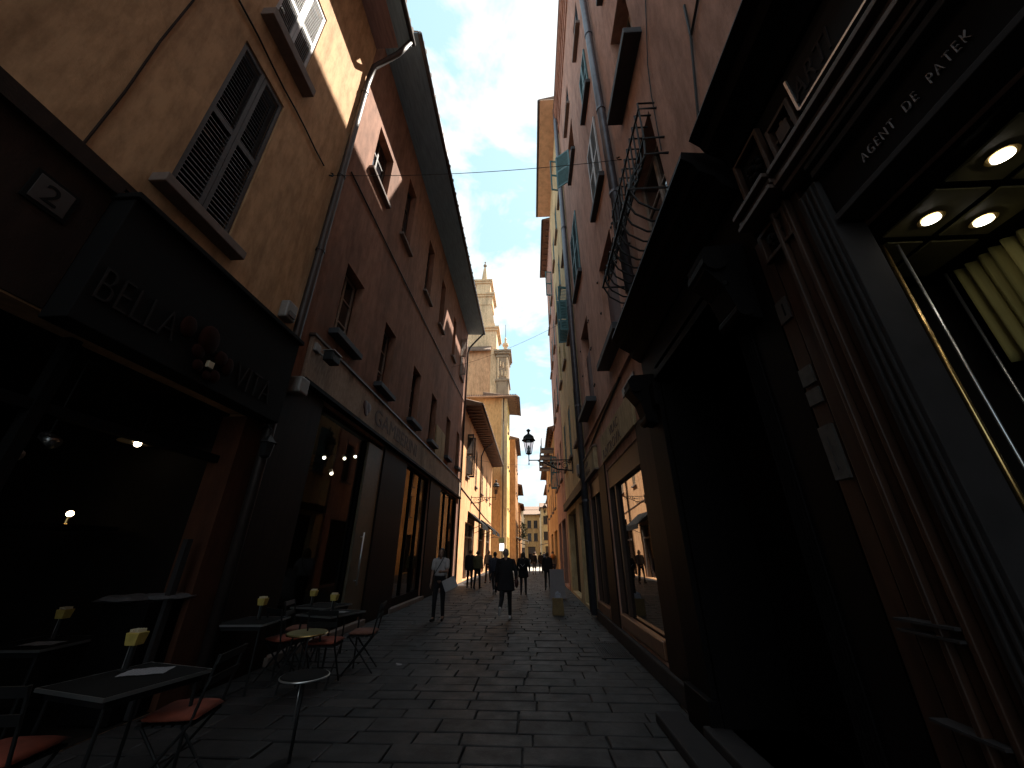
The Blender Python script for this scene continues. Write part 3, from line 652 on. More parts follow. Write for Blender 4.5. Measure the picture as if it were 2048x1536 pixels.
m1 = MB(); m1.lathe([(.95, 0), (.95, .25), (.75, .3), (.32, 3.6), (.06, 4.2)], (-7.7, 54.3, 46.6), 4, ph=math.pi/4).build('obelisk', 'stucco', b)
m1 = MB(); m1.ball((-7.7, 54.3, 51.1), .33).tube([(-7.7, 54.3, 50.6), (-7.7, 54.3, 52.0)], .08, 6).ball((-7.7, 54.3, 51.9), .16); m1.build('finial', 'carved', b)
b = thing('belfry', 'small stone belfry with carved front and thin lightning rod beside the church', 'belfry', (-3.5, 51, 0))
MB().box(-4.85, -3.0, 51, 54.5, 0, 30.4).build('shaft', 'carved', b)
m1 = MB()
for z, e, h in ((30.4, .42, .3), (30.05, .28, .35), (29.5, .12, .3), (25.4, .16, .3)): m1.box(-4.85-e, -3.0+e, 51-e, 54.5+e, z, z+h)
m1.build('cornice', 'carved', b)
m1 = MB()
rr = random.Random(5)
for k in range(6): m1.lathe([(.16, 0), (.10, .2), (.16, .45), (.09, .75), (.14, .9)], (-4.55+.25*k+rr.random()*.08, 50.98, 25.8+(k % 2)*1.6+rr.random()*.5), 8)
m1.box(-4.7, -4.5, 50.9, 51, 25.7, 29.4).box(-3.3, -3.1, 50.9, 51, 25.7, 29.4); m1.build('carving', 'stucco', b)
MB().lathe([(.42, 0), (.42, .5), (.3, .55), (.3, 1.3), (.5, 1.4), (.5, 1.75), (.2, 1.9), (.15, 2.5), (.2, 2.7), (.08, 3.0)], (-3.55, 52, 30.7), 8).build('finial', 'stucco', b)
MB().tube([(-3.55, 52, 33.6), (-3.55, 52, 36.2)], .04, 6).build('lightning_rod', 'black', b)

# ================================================================== RIGHT SIDE
P = right()
R0, R1, RZ = -8.0, 11.55, 21.95
b = thing('tall_rose_building', 'tall rose brown building on the right with shuttered windows over the shops', 'building', (RX, 0, 0))
ws = {}
ws['g'] = (3.2, 4.5, 5.15, 7.2)
ws['a'] = (5.75, 7.05, 5.3, 7.75); ws['b'] = (9.15, 10.5, 5.3, 7.95)
ws['c'] = (3.05, 3.95, 8.62, 10.7); ws['d'] = (5.62, 6.7, 9.2, 11.35); ws['e'] = (9.25, 10.75, 9.75, 12.4)
ws['f'] = (3.0, 3.85, 12.4, 14.3); ws['h'] = (5.62, 6.5, 12.75, 14.45); ws['i'] = (8.3, 9.5, 14.2, 16.0)
ws['j'] = (5.75, 6.55, 16.1, 17.6); ws['k'] = (8.4, 9.5, 17.0, 18.3); ws['l'] = (3.0, 3.8, 16.0, 17.5)
ws['m'] = (.2, 1.1, 8.6, 10.7)
sh = [(5.95, 8.65, .28, 3.30, .35), (9.65, 11.35, .22, 3.42, .35)]
near = [(2.62, 4.40, .16, 3.62, .7), (-6, 1.60, .0, 3.14, .15)]
wall_mesh(P, R0, R1, 0, RZ, list(ws.values())+sh+near, depth=7, rec=.3).build('wall', 'rose', b)
st = dict(g='glass', a='glass', b='glass', c='glass', d='shut', e='shut', f='glass', h='shut', i='half_far', j='shut', k='shut', l='shut', m='shut')
for k, q in ws.items():
    window(b, P, *q, st[k], sill='sill' if k not in 'gjk' else 'stone_sill', sd=.26 if k in 'abc' else .13, sh=.14, se=.2 if k in 'abc' else .1, rec=.3, sp=.06 if k in 'deh' else 0,
           shut={'d': 'shutter_white', 'e': 'shutter_teal', 'h': 'shutter_teal', 'i': 'shutter_teal'}.get(k, 'shutter'), ang=125 if k in 'i' else 160, frame='frame_pale' if k in 'cg' else 'frame', lead=k not in 'ab')
for q in (ws['a'], ws['b']): MB().boxP(P, q[0]+.02, q[1]-.02, q[2]+.02, q[2]+(q[3]-q[2])*.72, .12, .16).build('blind', simple('dull_mauve_blind', (.11, .065, .065), .8), b)
o = MB()
for u in (5.5, 5.6, 8.9, 9.0, 10.7, 7.3):
    for z in (5.6, 6.7, 7.6): o.ball(P(u, z, -.0), .035, 8, 6)
o.build('shutter_stay', 'black', b)
m1 = MB()
for z, d0 in ((RZ-.02, .18), (RZ-.22, .15), (RZ-.42, .11), (RZ-.72, .06)): m1.boxP(P, R0, R1, z-.2, z-.002, -d0, .05)
m1.boxP(P, R0, R1, RZ-1.6, RZ-1.35, -.05, .02).build('cornice', 'rose', b)
MB().boxP(P, R0, R1, RZ-.02, RZ+.1, -.21, 4).build('roof', 'tile', b)
pipe(b, [(RX-.35, 4.74, RZ-.1), (RX-.12, 4.74, RZ-.9), (RX-.12, 4.74, 12), (RX-.12, 4.74, 5.3)], .085, 'zinc', [(RX-.12, 4.74, z) for z in (19, 16, 13, 10, 7.5)])
pipe(b, [(RX-.12, 11.5, RZ-.6), (RX-.12, 11.5, .1)], .09, 'zinc', [(RX-.12, 11.5, z) for z in (18, 14, 10, 6, 3)])
MB().tube([P(6.4, 4.62, -.02), P(8.2, 4.50, -.03), P(10.6, 4.32, -.02)], .025, 6).build('facade_cable', 'black', b)
MB().tube([P(2.2, 9.5, -.01), P(2.9, 7.7, -.02), P(3.0, 7.2, -.02), P(3.1, 6.2, -.02)], .008, 5).tube([P(2.0, 6.9, -.01), P(2.05, 6.4, -.02), P(2.35, 5.4, -.02)], .014, 5).tube([P(1.55, 6.7, -.01), P(2.05, 6.4, -.02)], .014, 5).build('wall_wire', 'black', b)
# shop fronts of the rose building
for (a, c, z0, z1, _) in sh:
    f = MB(); f.boxP(P, a, a+.06, z0, z1, .02, .2).boxP(P, c-.06, c, z0, z1, .02, .2).boxP(P, a+.06, c-.06, z1-.4, z1, .02, .2).boxP(P, a+.06, c-.06, z0, z0+.10, .02, .2)
    u = a+(c-a)*(.80 if a < 7 else .6); f.boxP(P, u-.05, u+.05, z0+.10, z1-.4, .04, .18)
    f = f.build('shop_window', 'wood', b)
    MB().boxP(P, a+.06, c-.06, z0+.02, z0+.24, -.03, .08).build('bottom_ledge', 'ledge', f, bevel=.02)
    MB().boxP(P, a+.06, c-.06, z0+.10, z1-.4, .10, .11).build('pane', 'rightglass', f)
    MB().boxP(P, a+.1, c-.1, z0+.0, z0+.55, .25, 1.1).build('display_shelf', 'wood', f)
    MB().boxP(P, a+.06, c-.06, z0, z1, 1.2, 1.25).build('display_back', 'interior', f)
MB().boxP(P, 5.1, 11.5, .0, .24, -.07, .02).build('plinth', 'jamb', b, bevel=.02)
for q in ((8.72, 9.55), (5.12, 5.86)): MB().boxP(P, *q, .24, 3.5, -.03, .02).build('timber_cladding', 'cladding', b)
MB().boxP(P, 5.1, 11.5, 4.62, 4.68, -.05, .02).build('string_course', 'rose', b)

t = thing('optician_sign', 'large faded cream sign with two lines of letters over the nearer right shop window', 'shop sign', (RX, 5.8, 3.5))
MB().boxP(P, 5.80, 8.68, 3.48, 4.08, -.06, .0).build('sign_board', 'cream_sign', t, bevel=.01)
text('lettering', 'VILAC', .26, P, 7.6, 3.82, -.062, 'dark_text', t, flip=-1, sx=1.1, extrude=.006)
text('lettering', 'R.NTROVA', .28, P, 8.5, 3.54, -.062, 'dark_text', t, flip=-1, sx=1.3, extrude=.006)
t = thing('small_shop_sign', 'smaller cream sign with dark letters over the farther right shop window', 'shop sign', (RX, 9.6, 3.6))
MB().boxP(P, 9.55, 11.38, 3.56, 4.12, -.10, .0).build('sign_board', 'cream_sign', t, bevel=.01)
MB().boxP(P, 9.50, 11.42, 3.52, 3.56, -.12, .0).boxP(P, 9.50, 11.42, 4.12, 4.16, -.12, 0).build('frame', 'stone_sill', t)
text('lettering', 'SALA', .20, P, 11.15, 3.86, -.102, 'dark_text', t, flip=-1, sx=1.3, extrude=.006)
text('lettering', 'MODE', .18, P, 11.15, 3.63, -.102, 'dark_text', t, flip=-1, sx=1.6, extrude=.006)
t = thing('street_name_plate', 'narrow white street name plate above the large cream shop sign', 'plate', (RX, 5.6, 4.2))
MB().boxP(P, 5.55, 6.35, 4.16, 4.32, -.03, 0).build('plate', 'plaque', t, bevel=.004)
t = thing('grey_wall_box', 'rounded grey alarm box on the wall by the smaller cream shop sign', 'alarm box', (RX, 12.0, 4.0))
MB().boxP(P, 12.2, 12.5, 3.86, 4.24, -.22, .0).build('case', 'white', t, bevel=.06)
MB().boxP(P, 12.26, 12.44, 3.82, 3.86, -.16, -.04).build('speaker_grille', 'black', t)
t = thing('pavement_grating', 'dark slotted drain grating set in the paving by the right shop window', 'grating', (1.4, 8.1, 0))
o = MB()
for k in range(13): o.box(1.16+k*.036, 1.18+k*.036, 7.55, 8.65, -.01, .012)
o.box(1.13, 1.16, 7.5, 8.7, -.01, .014).box(1.622, 1.65, 7.5, 8.7, -.01, .014).box(1.16, 1.622, 7.5, 7.549, -.01, .014).box(1.16, 1.622, 8.651, 8.7, -.01, .014)
o.build('bars', 'black', t)

# wrought iron window basket
t = thing('window_grille', 'bulging wrought iron basket grille over the first floor window above the dark portal', 'window grille', (RX, 3.9, 5.2))
bars = MB(); n = 12
for k in range(n):
    u = 3.02+(4.72-3.02)*k/(n-1)
    pts = [P(u, 7.05, 0), P(u, 7.05, -.22), P(u, 6.3, -.24), P(u, 6.0, -.27), P(u, 5.8, -.38), P(u, 5.6, -.50), P(u, 5.4, -.54), P(u, 5.2, -.46), P(u, 5.08, -.3), P(u, 5.05, -.02)]
    bars.tube(pts, .013, 6)
bars.build('bar', 'black', t)
m1 = MB()
for z, dd in ((6.9, -.23), (6.3, -.245), (6.0, -.275), (5.4, -.545)): m1.tube([P(3.0, z, 0), P(3.0, z, dd), P(4.74, z, dd), P(4.74, z, 0)], .016, 6)
m1.build('rail', 'black', t)
m1 = MB()
for k in range(6):
    u = 3.15+k*.29
    for s in (1, -1):
        sp = [P(u+.12+s*(.15*math.cos(a)*(1-a/9)), 5.62+.24*math.sin(a)*(1-a/9)*s, -.46) for a in [i*.45 for i in range(15)]]
        m1.tube(sp, .009, 5)
m1.build('scroll', 'black', t)

# carved portal
t = thing('carved_portal', 'black carved wooden doorway surround with heavy projecting cornice and fluted pilaster', 'doorway', (RX, 3.5, 0))
pr = [(0, 4.62), (-.42, 4.68), (-.44, 4.60), (-.36, 4.53), (-.33, 4.45), (-.20, 4.36), (-.18, 4.28), (-.08, 4.20), (0, 4.18)]
MB().prism(pr, lambda p, q, a: P(a, q, p), 2.10, 5.02).build('cornice', 'wood_black', t)
MB().boxP(P, 2.12, 4.98, 3.62, 4.2, -.06, .0).boxP(P, 2.6, 4.42, 3.64, 3.72, -.12, -.061).boxP(P, 2.6, 4.42, 3.80, 3.86, -.10, -.061).build('frieze', 'wood_black', t)
f = MB().boxP(P, 4.44, 4.97, .35, 3.62, -.10, .02).boxP(P, 4.40, 5.0, .0, .35, -.16, .02).boxP(P, 4.42, 4.99, 3.3, 3.62, -.15, -.101).build('pilaster', 'wood_black', t, bevel=.01)
f = MB(); f.boxP(P, 2.14, 2.60, .35, 3.62, -.08, .02).boxP(P, 2.10, 2.62, 0, .35, -.14, .02)
for k in range(6): f.tube([P(2.44+k*.028, .5, -.082), P(2.44+k*.028, 3.2, -.082)], .010, 6)
f.build('pilaster', 'wood_black', t)
for u in (2.38, 4.70):
    o = MB()
    o.prism([(0, 3.1), (-.12, 3.12), (-.2, 3.22), (-.24, 3.4), (-.34, 3.55), (-.36, 3.7), (-.3, 3.78), (0, 3.8)], lambda p, q, a: P(a, q, p-.05), u-.12, u+.12)
    o.tube([P(u-.15, 3.62, -.32), P(u+.15, 3.62, -.32)], .09, 12).tube([P(u-.14, 3.18, -.2), P(u+.14, 3.18, -.2)], .06, 12)
    for k in range(5): o.ball(P(u-.1+.05*k, 3.42, -.27), .035, 8, 6)
    o.build('console', 'wood_black', t)
dr = MB(); dr.boxP(P, 2.62, 4.40, .16, 3.6, .62, .68)
for u in (2.75, 3.6):
    for z0, z1 in ((.4, 1.5), (1.7, 2.7)): dr.boxP(P, u, u+.68, z0, z1, .58, .619)
dr.boxP(P, 3.49, 3.53, .17, 3.59, .56, .619).build('door', 'wood_black', t, bevel=.008)
MB().boxP(P, 4.38, 4.43, .16, 3.62, -.05, .70).boxP(P, 2.59, 2.64, .16, 3.62, -.05, .70).boxP(P, 2.64, 4.38, 3.59, 3.63, -.05, .70).build('door_lining', 'wood_black', t)
MB().boxP(P, 2.55, 4.46, .0, .16, -.22, .7).build('door_step', 'jamb', t, bevel=.015)
MB().boxP(P, 1.98, 5.0, .0, .10, -.50, -.23).build('kerb_step', 'jamb', t, bevel=.02)

t = thing('house_number_plate', 'white plate with number 1 on the dark wood pilaster', 'house number', (RX, 2.1, 3.0))
PJ = right(1.66)
MB().boxP(PJ, 1.995, 2.095, 2.93, 3.09, -.0221, -.012).build('plate', 'plaque', t)
text('number', '1', .13, PJ, 2.065, 2.965, -.0225, 'matte_black', t, flip=-1, extrude=.002)
t = thing('opening_hours_board', 'pair of small dull notice plates above a grey board on the right pilaster', 'notice board', (RX, 2.2, 2.0))
MB().boxP(PJ, 1.995, 2.095, 2.49, 2.60, -.024, -.012).boxP(PJ, 1.995, 2.095, 2.37, 2.46, -.024, -.012).boxP(PJ, 1.995, 2.095, 1.95, 2.24, -.028, -.012).build('plate', 'paper', t)
MB().boxP(PJ, 2.045, 2.052, 2.0, 2.18, -.032, -.028).build('mark', 'plaque', t)

# jeweller's shopfront nearest the camera
Q = right(1.60)
t = thing('jeweller_shopfront', 'walnut jeweller shopfront with stone jamb, panelled entablature and lettered fascia', 'shopfront', (RX, .5, 0))
cor = [(.15, 4.68), (-.22, 4.74), (-.25, 4.66), (-.18, 4.58), (-.15, 4.50), (-.05, 4.42), (.0, 4.32), (.15, 4.30)]
MB().prism(cor, lambda p, q, a: Q(a, q, p), -5.0, 2.0).build('cornice', 'wood_black', t)
MB().boxP(Q, -5.0, 1.98, 3.78, 4.30, .02, .15).build('entablature', 'wood_black', t)
led = MB()
for z, d0 in ((3.74, -.10), (3.69, -.065), (3.64, -.085), (3.59, -.05)): led.boxP(Q, -5, 1.62, z-.022, z+.012, d0, .15)
for z, d0 in ((3.74, -.13), (3.69, -.095), (3.64, -.115)): led.boxP(Q, 1.625, 1.98, z-.022, z+.012, d0, .15)
led.build('moulding', 'warm_moulding', t, bevel=.004)
fas = MB().boxP(Q, -5, 1.46, 3.18, 3.46, .02, .15).build('fascia', 'wood_black', t)
MB().boxP(Q, -5, 1.46, 3.47, 3.51, -.02, .15).boxP(Q, -5, 1.46, 3.53, 3.56, -.04, .15).boxP(Q, -5, 1.45, 3.14, 3.175, -.01, .15).build('architrave', 'jamb', t, bevel=.004)
text('lettering', 'AGENT  DE  PATEK', .078, Q, 1.245, 3.285, .016, 'silver_text', t, flip=-1, sx=.56, extrude=.004, off=-.0022, gap=1.32)
MB().boxP(Q, -5, 1.34, 3.90, 4.17, -.02, .02).build('sign_panel', simple('black_glass_panel', (.004, .004, .005), .6, spec=.1), t)
MB().boxP(Q, -5, 1.345, 3.885, 3.9, -.03, .02).boxP(Q, 1.341, 1.356, 3.9, 4.17, -.03, .02).build('sign_edge', 'chrome', t)
text('lettering', 'ARTI', .21, Q, 1.345, 3.945, -.022, 'dim_text', t, flip=-1, sx=.62, shear=.25, extrude=.004)
# stone jamb and fluted wood beside the opening
jb = MB().boxP(Q, 1.47, 1.61, .3, 3.46, -.01, .15)
for k in range(3): jb.boxP(Q, 1.49+k*.036, 1.505+k*.036, .3, 3.45, -.022, -.0101)
jb.boxP(Q, 1.46, 1.62, 0, .3, -.03, .15).build('stone_jamb', 'jamb', t, bevel=.004)
pl = MB()
for u0, u1, d0 in ((1.62, 1.67, .02), (1.675, 1.70, -.02), (1.705, 1.77, .0), (1.775, 1.80, -.03), (1.805, 1.96, .03)): pl.boxP(Q, u0, u1, .35, 3.575, d0, .15)
pl.boxP(Q, 1.615, 1.98, 0, .35, -.04, .15).build('pilaster', 'wood', t, bevel=.006)
MB().boxP(right(1.66), 1.985, 2.098, 0, 3.6, -.0119, .085).build('side_panel', 'wood', t)
# rosette panels in the entablature
def panel(u0, u1, z0, z1, diamond):
    f = MB(); d = -.012 if diamond else .0; e = .028
    f.boxP(Q, u0, u0+e, z0, z1, d-.02, .02).boxP(Q, u1-e, u1, z0, z1, d-.02, .02).boxP(Q, u0+e, u1-e, z0, z0+e, d-.02, .02).boxP(Q, u0+e, u1-e, z1-e, z1, d-.02, .02)
    f = f.build('panel_frame', 'wood', t, bevel=.004)
    c = MB(); um, zm = (u0+u1)/2, (z0+z1)/2; s = (u1-u0)*.22
    if diamond:
        c.boxP(Q, um-s, um+s, zm-s*1.1, zm+s*1.1, -.02, .02)
        for a, bq in ((-1, 0), (1, 0), (0, 1), (0, -1)): c.boxP(Q, um+a*s*1.5-.012, um+a*s*1.5+.012, zm+bq*s*1.5-.012, zm+bq*s*1.5+.012, -.012, .02)
    else:
        for k in range(8): c.ball(Q(um+s*.9*math.cos(k*.785), zm+s*.9*math.sin(k*.785), .012), s*.42, 8, 6)
        c.ball(Q(um, zm, .0), s*.5, 8, 6)
    c.build('rosette', 'wood' if diamond else 'wood_black', f)
panel(1.38, 1.60, 3.80, 4.08, True); panel(1.66, 1.96, 3.82, 4.25, False); panel(1.70, 1.97, 3.32, 3.55, False)
# shop-window recess
m1 = MB(); XI = 3.1
m1.box(RX+.02, XI, -6, 1.97, 3.105, 3.135).build('recess_ceiling', 'wood_black', t)
m1 = MB(); m1.quad((XI, -6, 0), (XI, 1.96, 0), (XI, 1.96, 3.1), (XI, -6, 3.1)).quad((RX+.15, 1.96, 0), (XI, 1.96, 0), (XI, 1.96, 3.1), (RX+.15, 1.96, 3.1)).quad((RX+.15, 1.60, 0), (RX+.15, 1.96, 0), (RX+.15, 1.96, 3.1), (RX+.15, 1.60, 3.1)).quad((RX-.005, 1.595, 0), (RX+.15, 1.595, 0), (RX+.15, 1.595, 3.1), (RX-.005, 1.595, 3.1)).quad((RX, -6, .9), (XI, -6, .9), (XI, 1.95, .9), (RX, 1.59, .9)).build('recess_wall', 'interior', t)
m1 = MB()
cells = [(1.86, 2.10, .93, 1.21), (1.86, 2.10, 1.25, 1.53), (2.14, 2.38, .93, 1.21), (2.14, 2.38, 1.25, 1.53), (1.92, 2.10, 1.57, 1.85), (2.14, 2.38, 1.57, 1.85), (1.86, 2.10, .61, .89), (2.14, 2.38, .61, .89)]
for x0, x1, y0, y1 in cells: m1.box(x0, x1, y0, y1, 3.092, 3.104)
m1.build('ceiling_panel', 'panel', t, bevel=.003)
m1 = MB()
m1.box(RX-.13, RX-.01, -6, 1.46, .0, .55).box(RX-.17, RX+.3, -6, 1.46, .55, .60).box(RX-.14, RX+.3, -6, 1.46, .68, .72).box(RX-.11, RX+.3, -6, 1.46, .60, .68).box(RX-.09, RX+.3, -6, 1.46, .72, .9)
m1.build('stall_riser', 'wood_black', t, bevel=.006)
for z, d0 in ((1.34, .02), (1.30, -.02), (1.0, -.04), (.80, -.05), (.72, -.06)): MB().boxP(Q, 1.70, 1.96, z-.005, z+.005, -.042, .04).build('pilaster_moulding', 'jamb', t)
for k, (x, y, r_, lab) in enumerate(((1.965, 1.09, .034, 'round recessed downlight nearest the street in the jeweller ceiling'), (1.985, 1.41, .034, 'round recessed downlight at the front far corner of the jeweller ceiling'), (2.25, 1.43, .034, 'round recessed downlight beside the curtain at the far end'), (2.26, 1.10, .034, 'round recessed downlight near the curtain, cut by the picture edge'))):
    q = thing('downlight', lab, 'downlight', (x, y, 3.09), 'lit downlights in the jeweller recess')
    MB().lathe([(r_+.016, -.008), (r_+.016, .0), (r_+.002, .0), (r_+.002, -.008)], (x, y, 3.092), 28).build('ring', 'brass', q, smooth=False)
    MB().lathe([(r_, -.0), (r_, .006)], (x, y, 3.078), 28).build('lens', 'downlight', q)
q = thing('olive_curtain', 'pleated olive green curtain hanging at the back of the jeweller window', 'curtain', (2.42, 1.1, 2.4))
c = MB(); n = 190; y0, y1 = .1, 1.80
def cp(k, z):
    a = k/n; y = y0+(y1-y0)*a; amp = .022+.009*math.sin(k*.31)
    return (2.50+amp*math.sin(k*.95), y+.010*math.sin(k*.23)*(3.085-z), z)
zs = [3.085-.06*i for i in range(11)]
for k in range(n):
    for za, zb in zip(zs, zs[1:]): c.quad(cp(k, za), cp(k+1, za), cp(k+1, zb), cp(k, zb))
c = c.build('cloth', 'curtain', q, smooth=True)
bm = bmesh.new(); bm.from_mesh(c.data); bmesh.ops.remove_doubles(bm, verts=bm.verts, dist=.0005); bm.to_mesh(c.data); bm.free()
sdm = c.modifiers.new('thickness', 'SOLIDIFY'); sdm.thickness = .004
o = MB(); rr = random.Random(11)
for k in range(170): o.ball((2.40+rr.random()*.06, .1+rr.random()*1.5, 2.30+rr.random()*.17), .005+rr.random()*.005, 6, 4)
o.build('bead_fringe', 'chrome', q, smooth=True)
q = thing('brass_door_rail', 'thin upright brass edge of the jeweller window glass', 'rail', (1.9, 1.58, .9))
MB().tube([(1.90, 1.582, .92), (1.90, 1.585, 3.09)], .011, 10).build('rod', 'brass', q, smooth=True)
MB().tube([(1.98, 1.585, .92), (1.98, 1.585, 3.09)], .007, 10).build('glass_edge', 'chrome', q, smooth=True)
MB().tube([(2.46, 1.83, .92), (2.46, 1.83, 3.09)], .007, 10).build('back_edge', 'chrome', q, smooth=True)
q = thing('display_shelf', 'dark display shelf in the jeweller window with pale front edge', 'shelf', (2.2, 1.2, 1.5))
MB().box(2.0, 2.4, -.5, 1.59, 1.575, 1.60).build('board', 'wood_black', q); MB().box(1.985, 2.0, -.5, 1.59, 1.572, 1.603).build('edge', 'jamb', q)
MB().box(2.02, 2.38, -.5, 1.55, 1.40, 1.42).build('lower_board', 'wood_black', q); MB().box(2.0, 2.38, 1.55, 1.592, .92, 1.575).build('support', 'wood_black', q)
for k, (x, y, s, lab) in enumerate(((2.1, 1.42, 1., 'small white figurine standing on the jeweller display shelf'), (2.1, 1.28, .8, 'low white jewel stand on the jeweller shelf, beside the picture edge'))):
    q = thing('figurine', lab, 'figurine', (x, y, 1.603))
    MB().lathe([(.030*s, 0), (.026*s, .01), (.014*s, .03), (.022*s, .06*s), (.012*s, .08*s), (.018*s, .095*s), (.006, .11*s)] if k == 0 else [(.04, 0), (.045, .008), (.02, .02), (.006, .022)], (x, y, 1.603), 14).build('body', 'white', q, smooth=True)

# ---- more houses on the right
PR = right()
b = plain_house('ochre_tall_house', 'tall yellow ochre house with the widest eave, next along on the right', PR, 11.62, 19.1, 23.3, 'cream', grid((12.6, 15.0, 17.3), (5.2, 9.6, 13.8, 17.6), .9, 2.2), 'R', RX, 0, style=['shut', 'ajar', 'shut', 'half', 'shut', 'glass', 'shut', 'shut', 'shut', 'glass', 'shut', 'shut'], shut='shutter_teal', doors=((12.4, 14.2, .1, 3.2), (15.2, 18.4, .1, 3.2)))
eave(b, 'R', 11.62, 19.1, 23.3, .84, mat='soffit_tan', rafters=False)
pipe(b, [(RX-.1, 12.0, 23.1), (RX-.1, 12.0, .1)], .07, 'zinc')
MB().boxP(PR, 11.7, 19.0, 3.4, 3.7, -.16, .02).build('cornice', 'wood_black', b)
b = plain_house('grey_eaved_house', 'narrow house with grey eave between the ochre house and the low block', PR, 19.3, 25.4, 23.2, 'rose', grid((20.2, 22.4, 24.0), (5.2, 9.4, 13.4, 17.2), .9, 2.1), 'R', RX, 0, style=['glass', 'shut', 'shut', 'half', 'shut'], shut='shutter_teal', doors=((20, 22.5, .1, 3.2), (23, 25, .1, 3.2)))
eave(b, 'R', 19.3, 25.4, 23.2, .45, mat='soffit_brown')
b = plain_house('low_brown_block', 'low brown block letting the sun through to the salmon house', PR, 25.45, 39.0, 9.6, 'tan', grid((26.6, 29.5, 32.4, 35.4), (4.4, 6.9), .9, 1.7), 'R', RX, .35, doors=((27, 30, .1, 3), (32, 35, .1, 3)))
for k in range(4): MB().boxP(PR, 26.2+k*2.2, 27.3+k*2.2, 8.3, 8.45, -.9, 0).boxP(PR, 26.2+k*2.2, 27.3+k*2.2, 8.45, 9.2, -.9, -.86).build('balcony', 'frame', b)
plain_house('brown_right_house', 'brown house beyond the sunlit crossing on the right', right(2.6), 52, 62, 12.4, 'orange', grid((53.2, 56, 58.8), (4.6, 8.2), .9, 2), 'R', 2.6, .8, doors=((53, 56, .1, 3),))
plain_house('far_right_house', 'ochre house farther along the right side of the bend', right(3.2), 62.5, 74, 11.6, 'tan', grid((64, 67, 70.5), (4.6, 8), .9, 2), 'R', 3.2, .6, doors=((64, 67, .1, 3),))
plain_house('last_right_house', 'cream house last on the right before the bend', right(4.0), 74.5, 90, 11.8, 'cream', grid((76, 79.5, 83, 86.5), (4.6, 8), .9, 2), 'R', 4.0, .5, doors=((76, 79, .1, 3),))

# ------------------------------------------------------------------ street lamps
def street_lamp(name, label, base, reach, sgn, H, s=1., group=None):
    """bracket lantern; base = point on the wall, sgn = direction of the arm along x"""
    x0, y, z = base
    t = thing(name, label, 'street lamp', base, group)
    xl = x0+sgn*reach
    m = MB(); m.tube([(x0, y, z), (xl, y, z)], .022*s, 8)
    m.tube([(x0, y, z-.42*s), (x0+sgn*.35*reach, y, z-.36*s), (x0+sgn*.62*reach, y, z-.13*s), (x0+sgn*.8*reach, y, z-.03*s)], [.03*s, .03*s, .022*s, .015*s], 8)
    m.box(min(x0, x0+sgn*.04), max(x0, x0+sgn*.04), y-.06, y+.06, z-.52*s, z+.12*s).build('bracket', 'black', t)
    m = MB()
    for cx, cz, r0, dr in ((.17, -.20, .17, 1), (.45, -.16, .11, -1), (.72, -.15, .10, 1), (.33, -.42, .09, -1)):
        m.tube([(x0+sgn*(cx*reach/1.0)+r0*s*(1-a/14)*math.cos(a*dr), y, z+cz*s+r0*s*(1-a/14)*math.sin(a*dr)) for a in [i*.5 for i in range(22)]], .012*s, 5)
    for k in range(4): m.lathe([(.0, 0), (.05*s, .05*s), (.0, .14*s)], (x0+sgn*reach*(.3+.08*k), y, z-.22*s+.02*k), 5)
    m.build('scroll', 'black', t)
    m = MB(); zb = z+.22*s
    m.lathe([(.0, 0), (.018, .02), (.03, .07), (.012, .1), (.02, .2), (.02, .42), (.05, .46), (.04, .5)], (xl, y, z-.2*s), 8).lathe([(.10*s, 0), (.12*s, .02), (.09*s, .05)], (xl, y, zb+.02*s), 6)
    m.build('post', 'black', t)
    h = H
    m = MB()
    for k in range(6):
        a = k*math.pi/3; m.tube([(xl+.11*s*math.cos(a), y+.11*s*math.sin(a), zb+.05*s), (xl+.20*s*math.cos(a), y+.20*s*math.sin(a), zb+.55*s)], .013*s, 5)
    m.build('lantern_frame', 'black', t)
    MB().lathe([(.105*s, .05*s), (.193*s, .545*s)], (xl, y, zb), 6).build('lantern_glass', 'lampglass', t)
    MB().lathe([(.05*s, 0), (.07*s, .03*s), (.04*s, .12*s), (.055*s, .18*s), (.03*s, .3*s)], (xl, y, zb+.07*s), 10).build('lamp_holder', 'black', t)
    MB().lathe([(.26*s, 0), (.28*s, .03*s), (.25*s, .07*s), (.23*s, .09*s), (.20*s, .2*s), (.12*s, .27*s), (.05*s, .30*s), (.04*s, .38*s), (.085*s, .42*s), (.085*s, .46*s), (.01, .52*s)], (xl, y, zb+.55*s), 6).build('lantern_roof', 'black', t)
    return t
street_lamp('street_lamp', 'black scrolled bracket lantern reaching over the street from the right wall', (RX, 15.2, 5.06), 1.78, -1, 1, 1.05)
street_lamp('street_lamp', 'black scrolled bracket lantern on the sunlit salmon house', (LX, 27, 5.15), 1.76, 1, 1, .95)
street_lamp('street_lamp', 'small distant bracket lantern on the right beyond the crossing', (2.6, 53, 6.2), .7, -1, 1, 1.2)

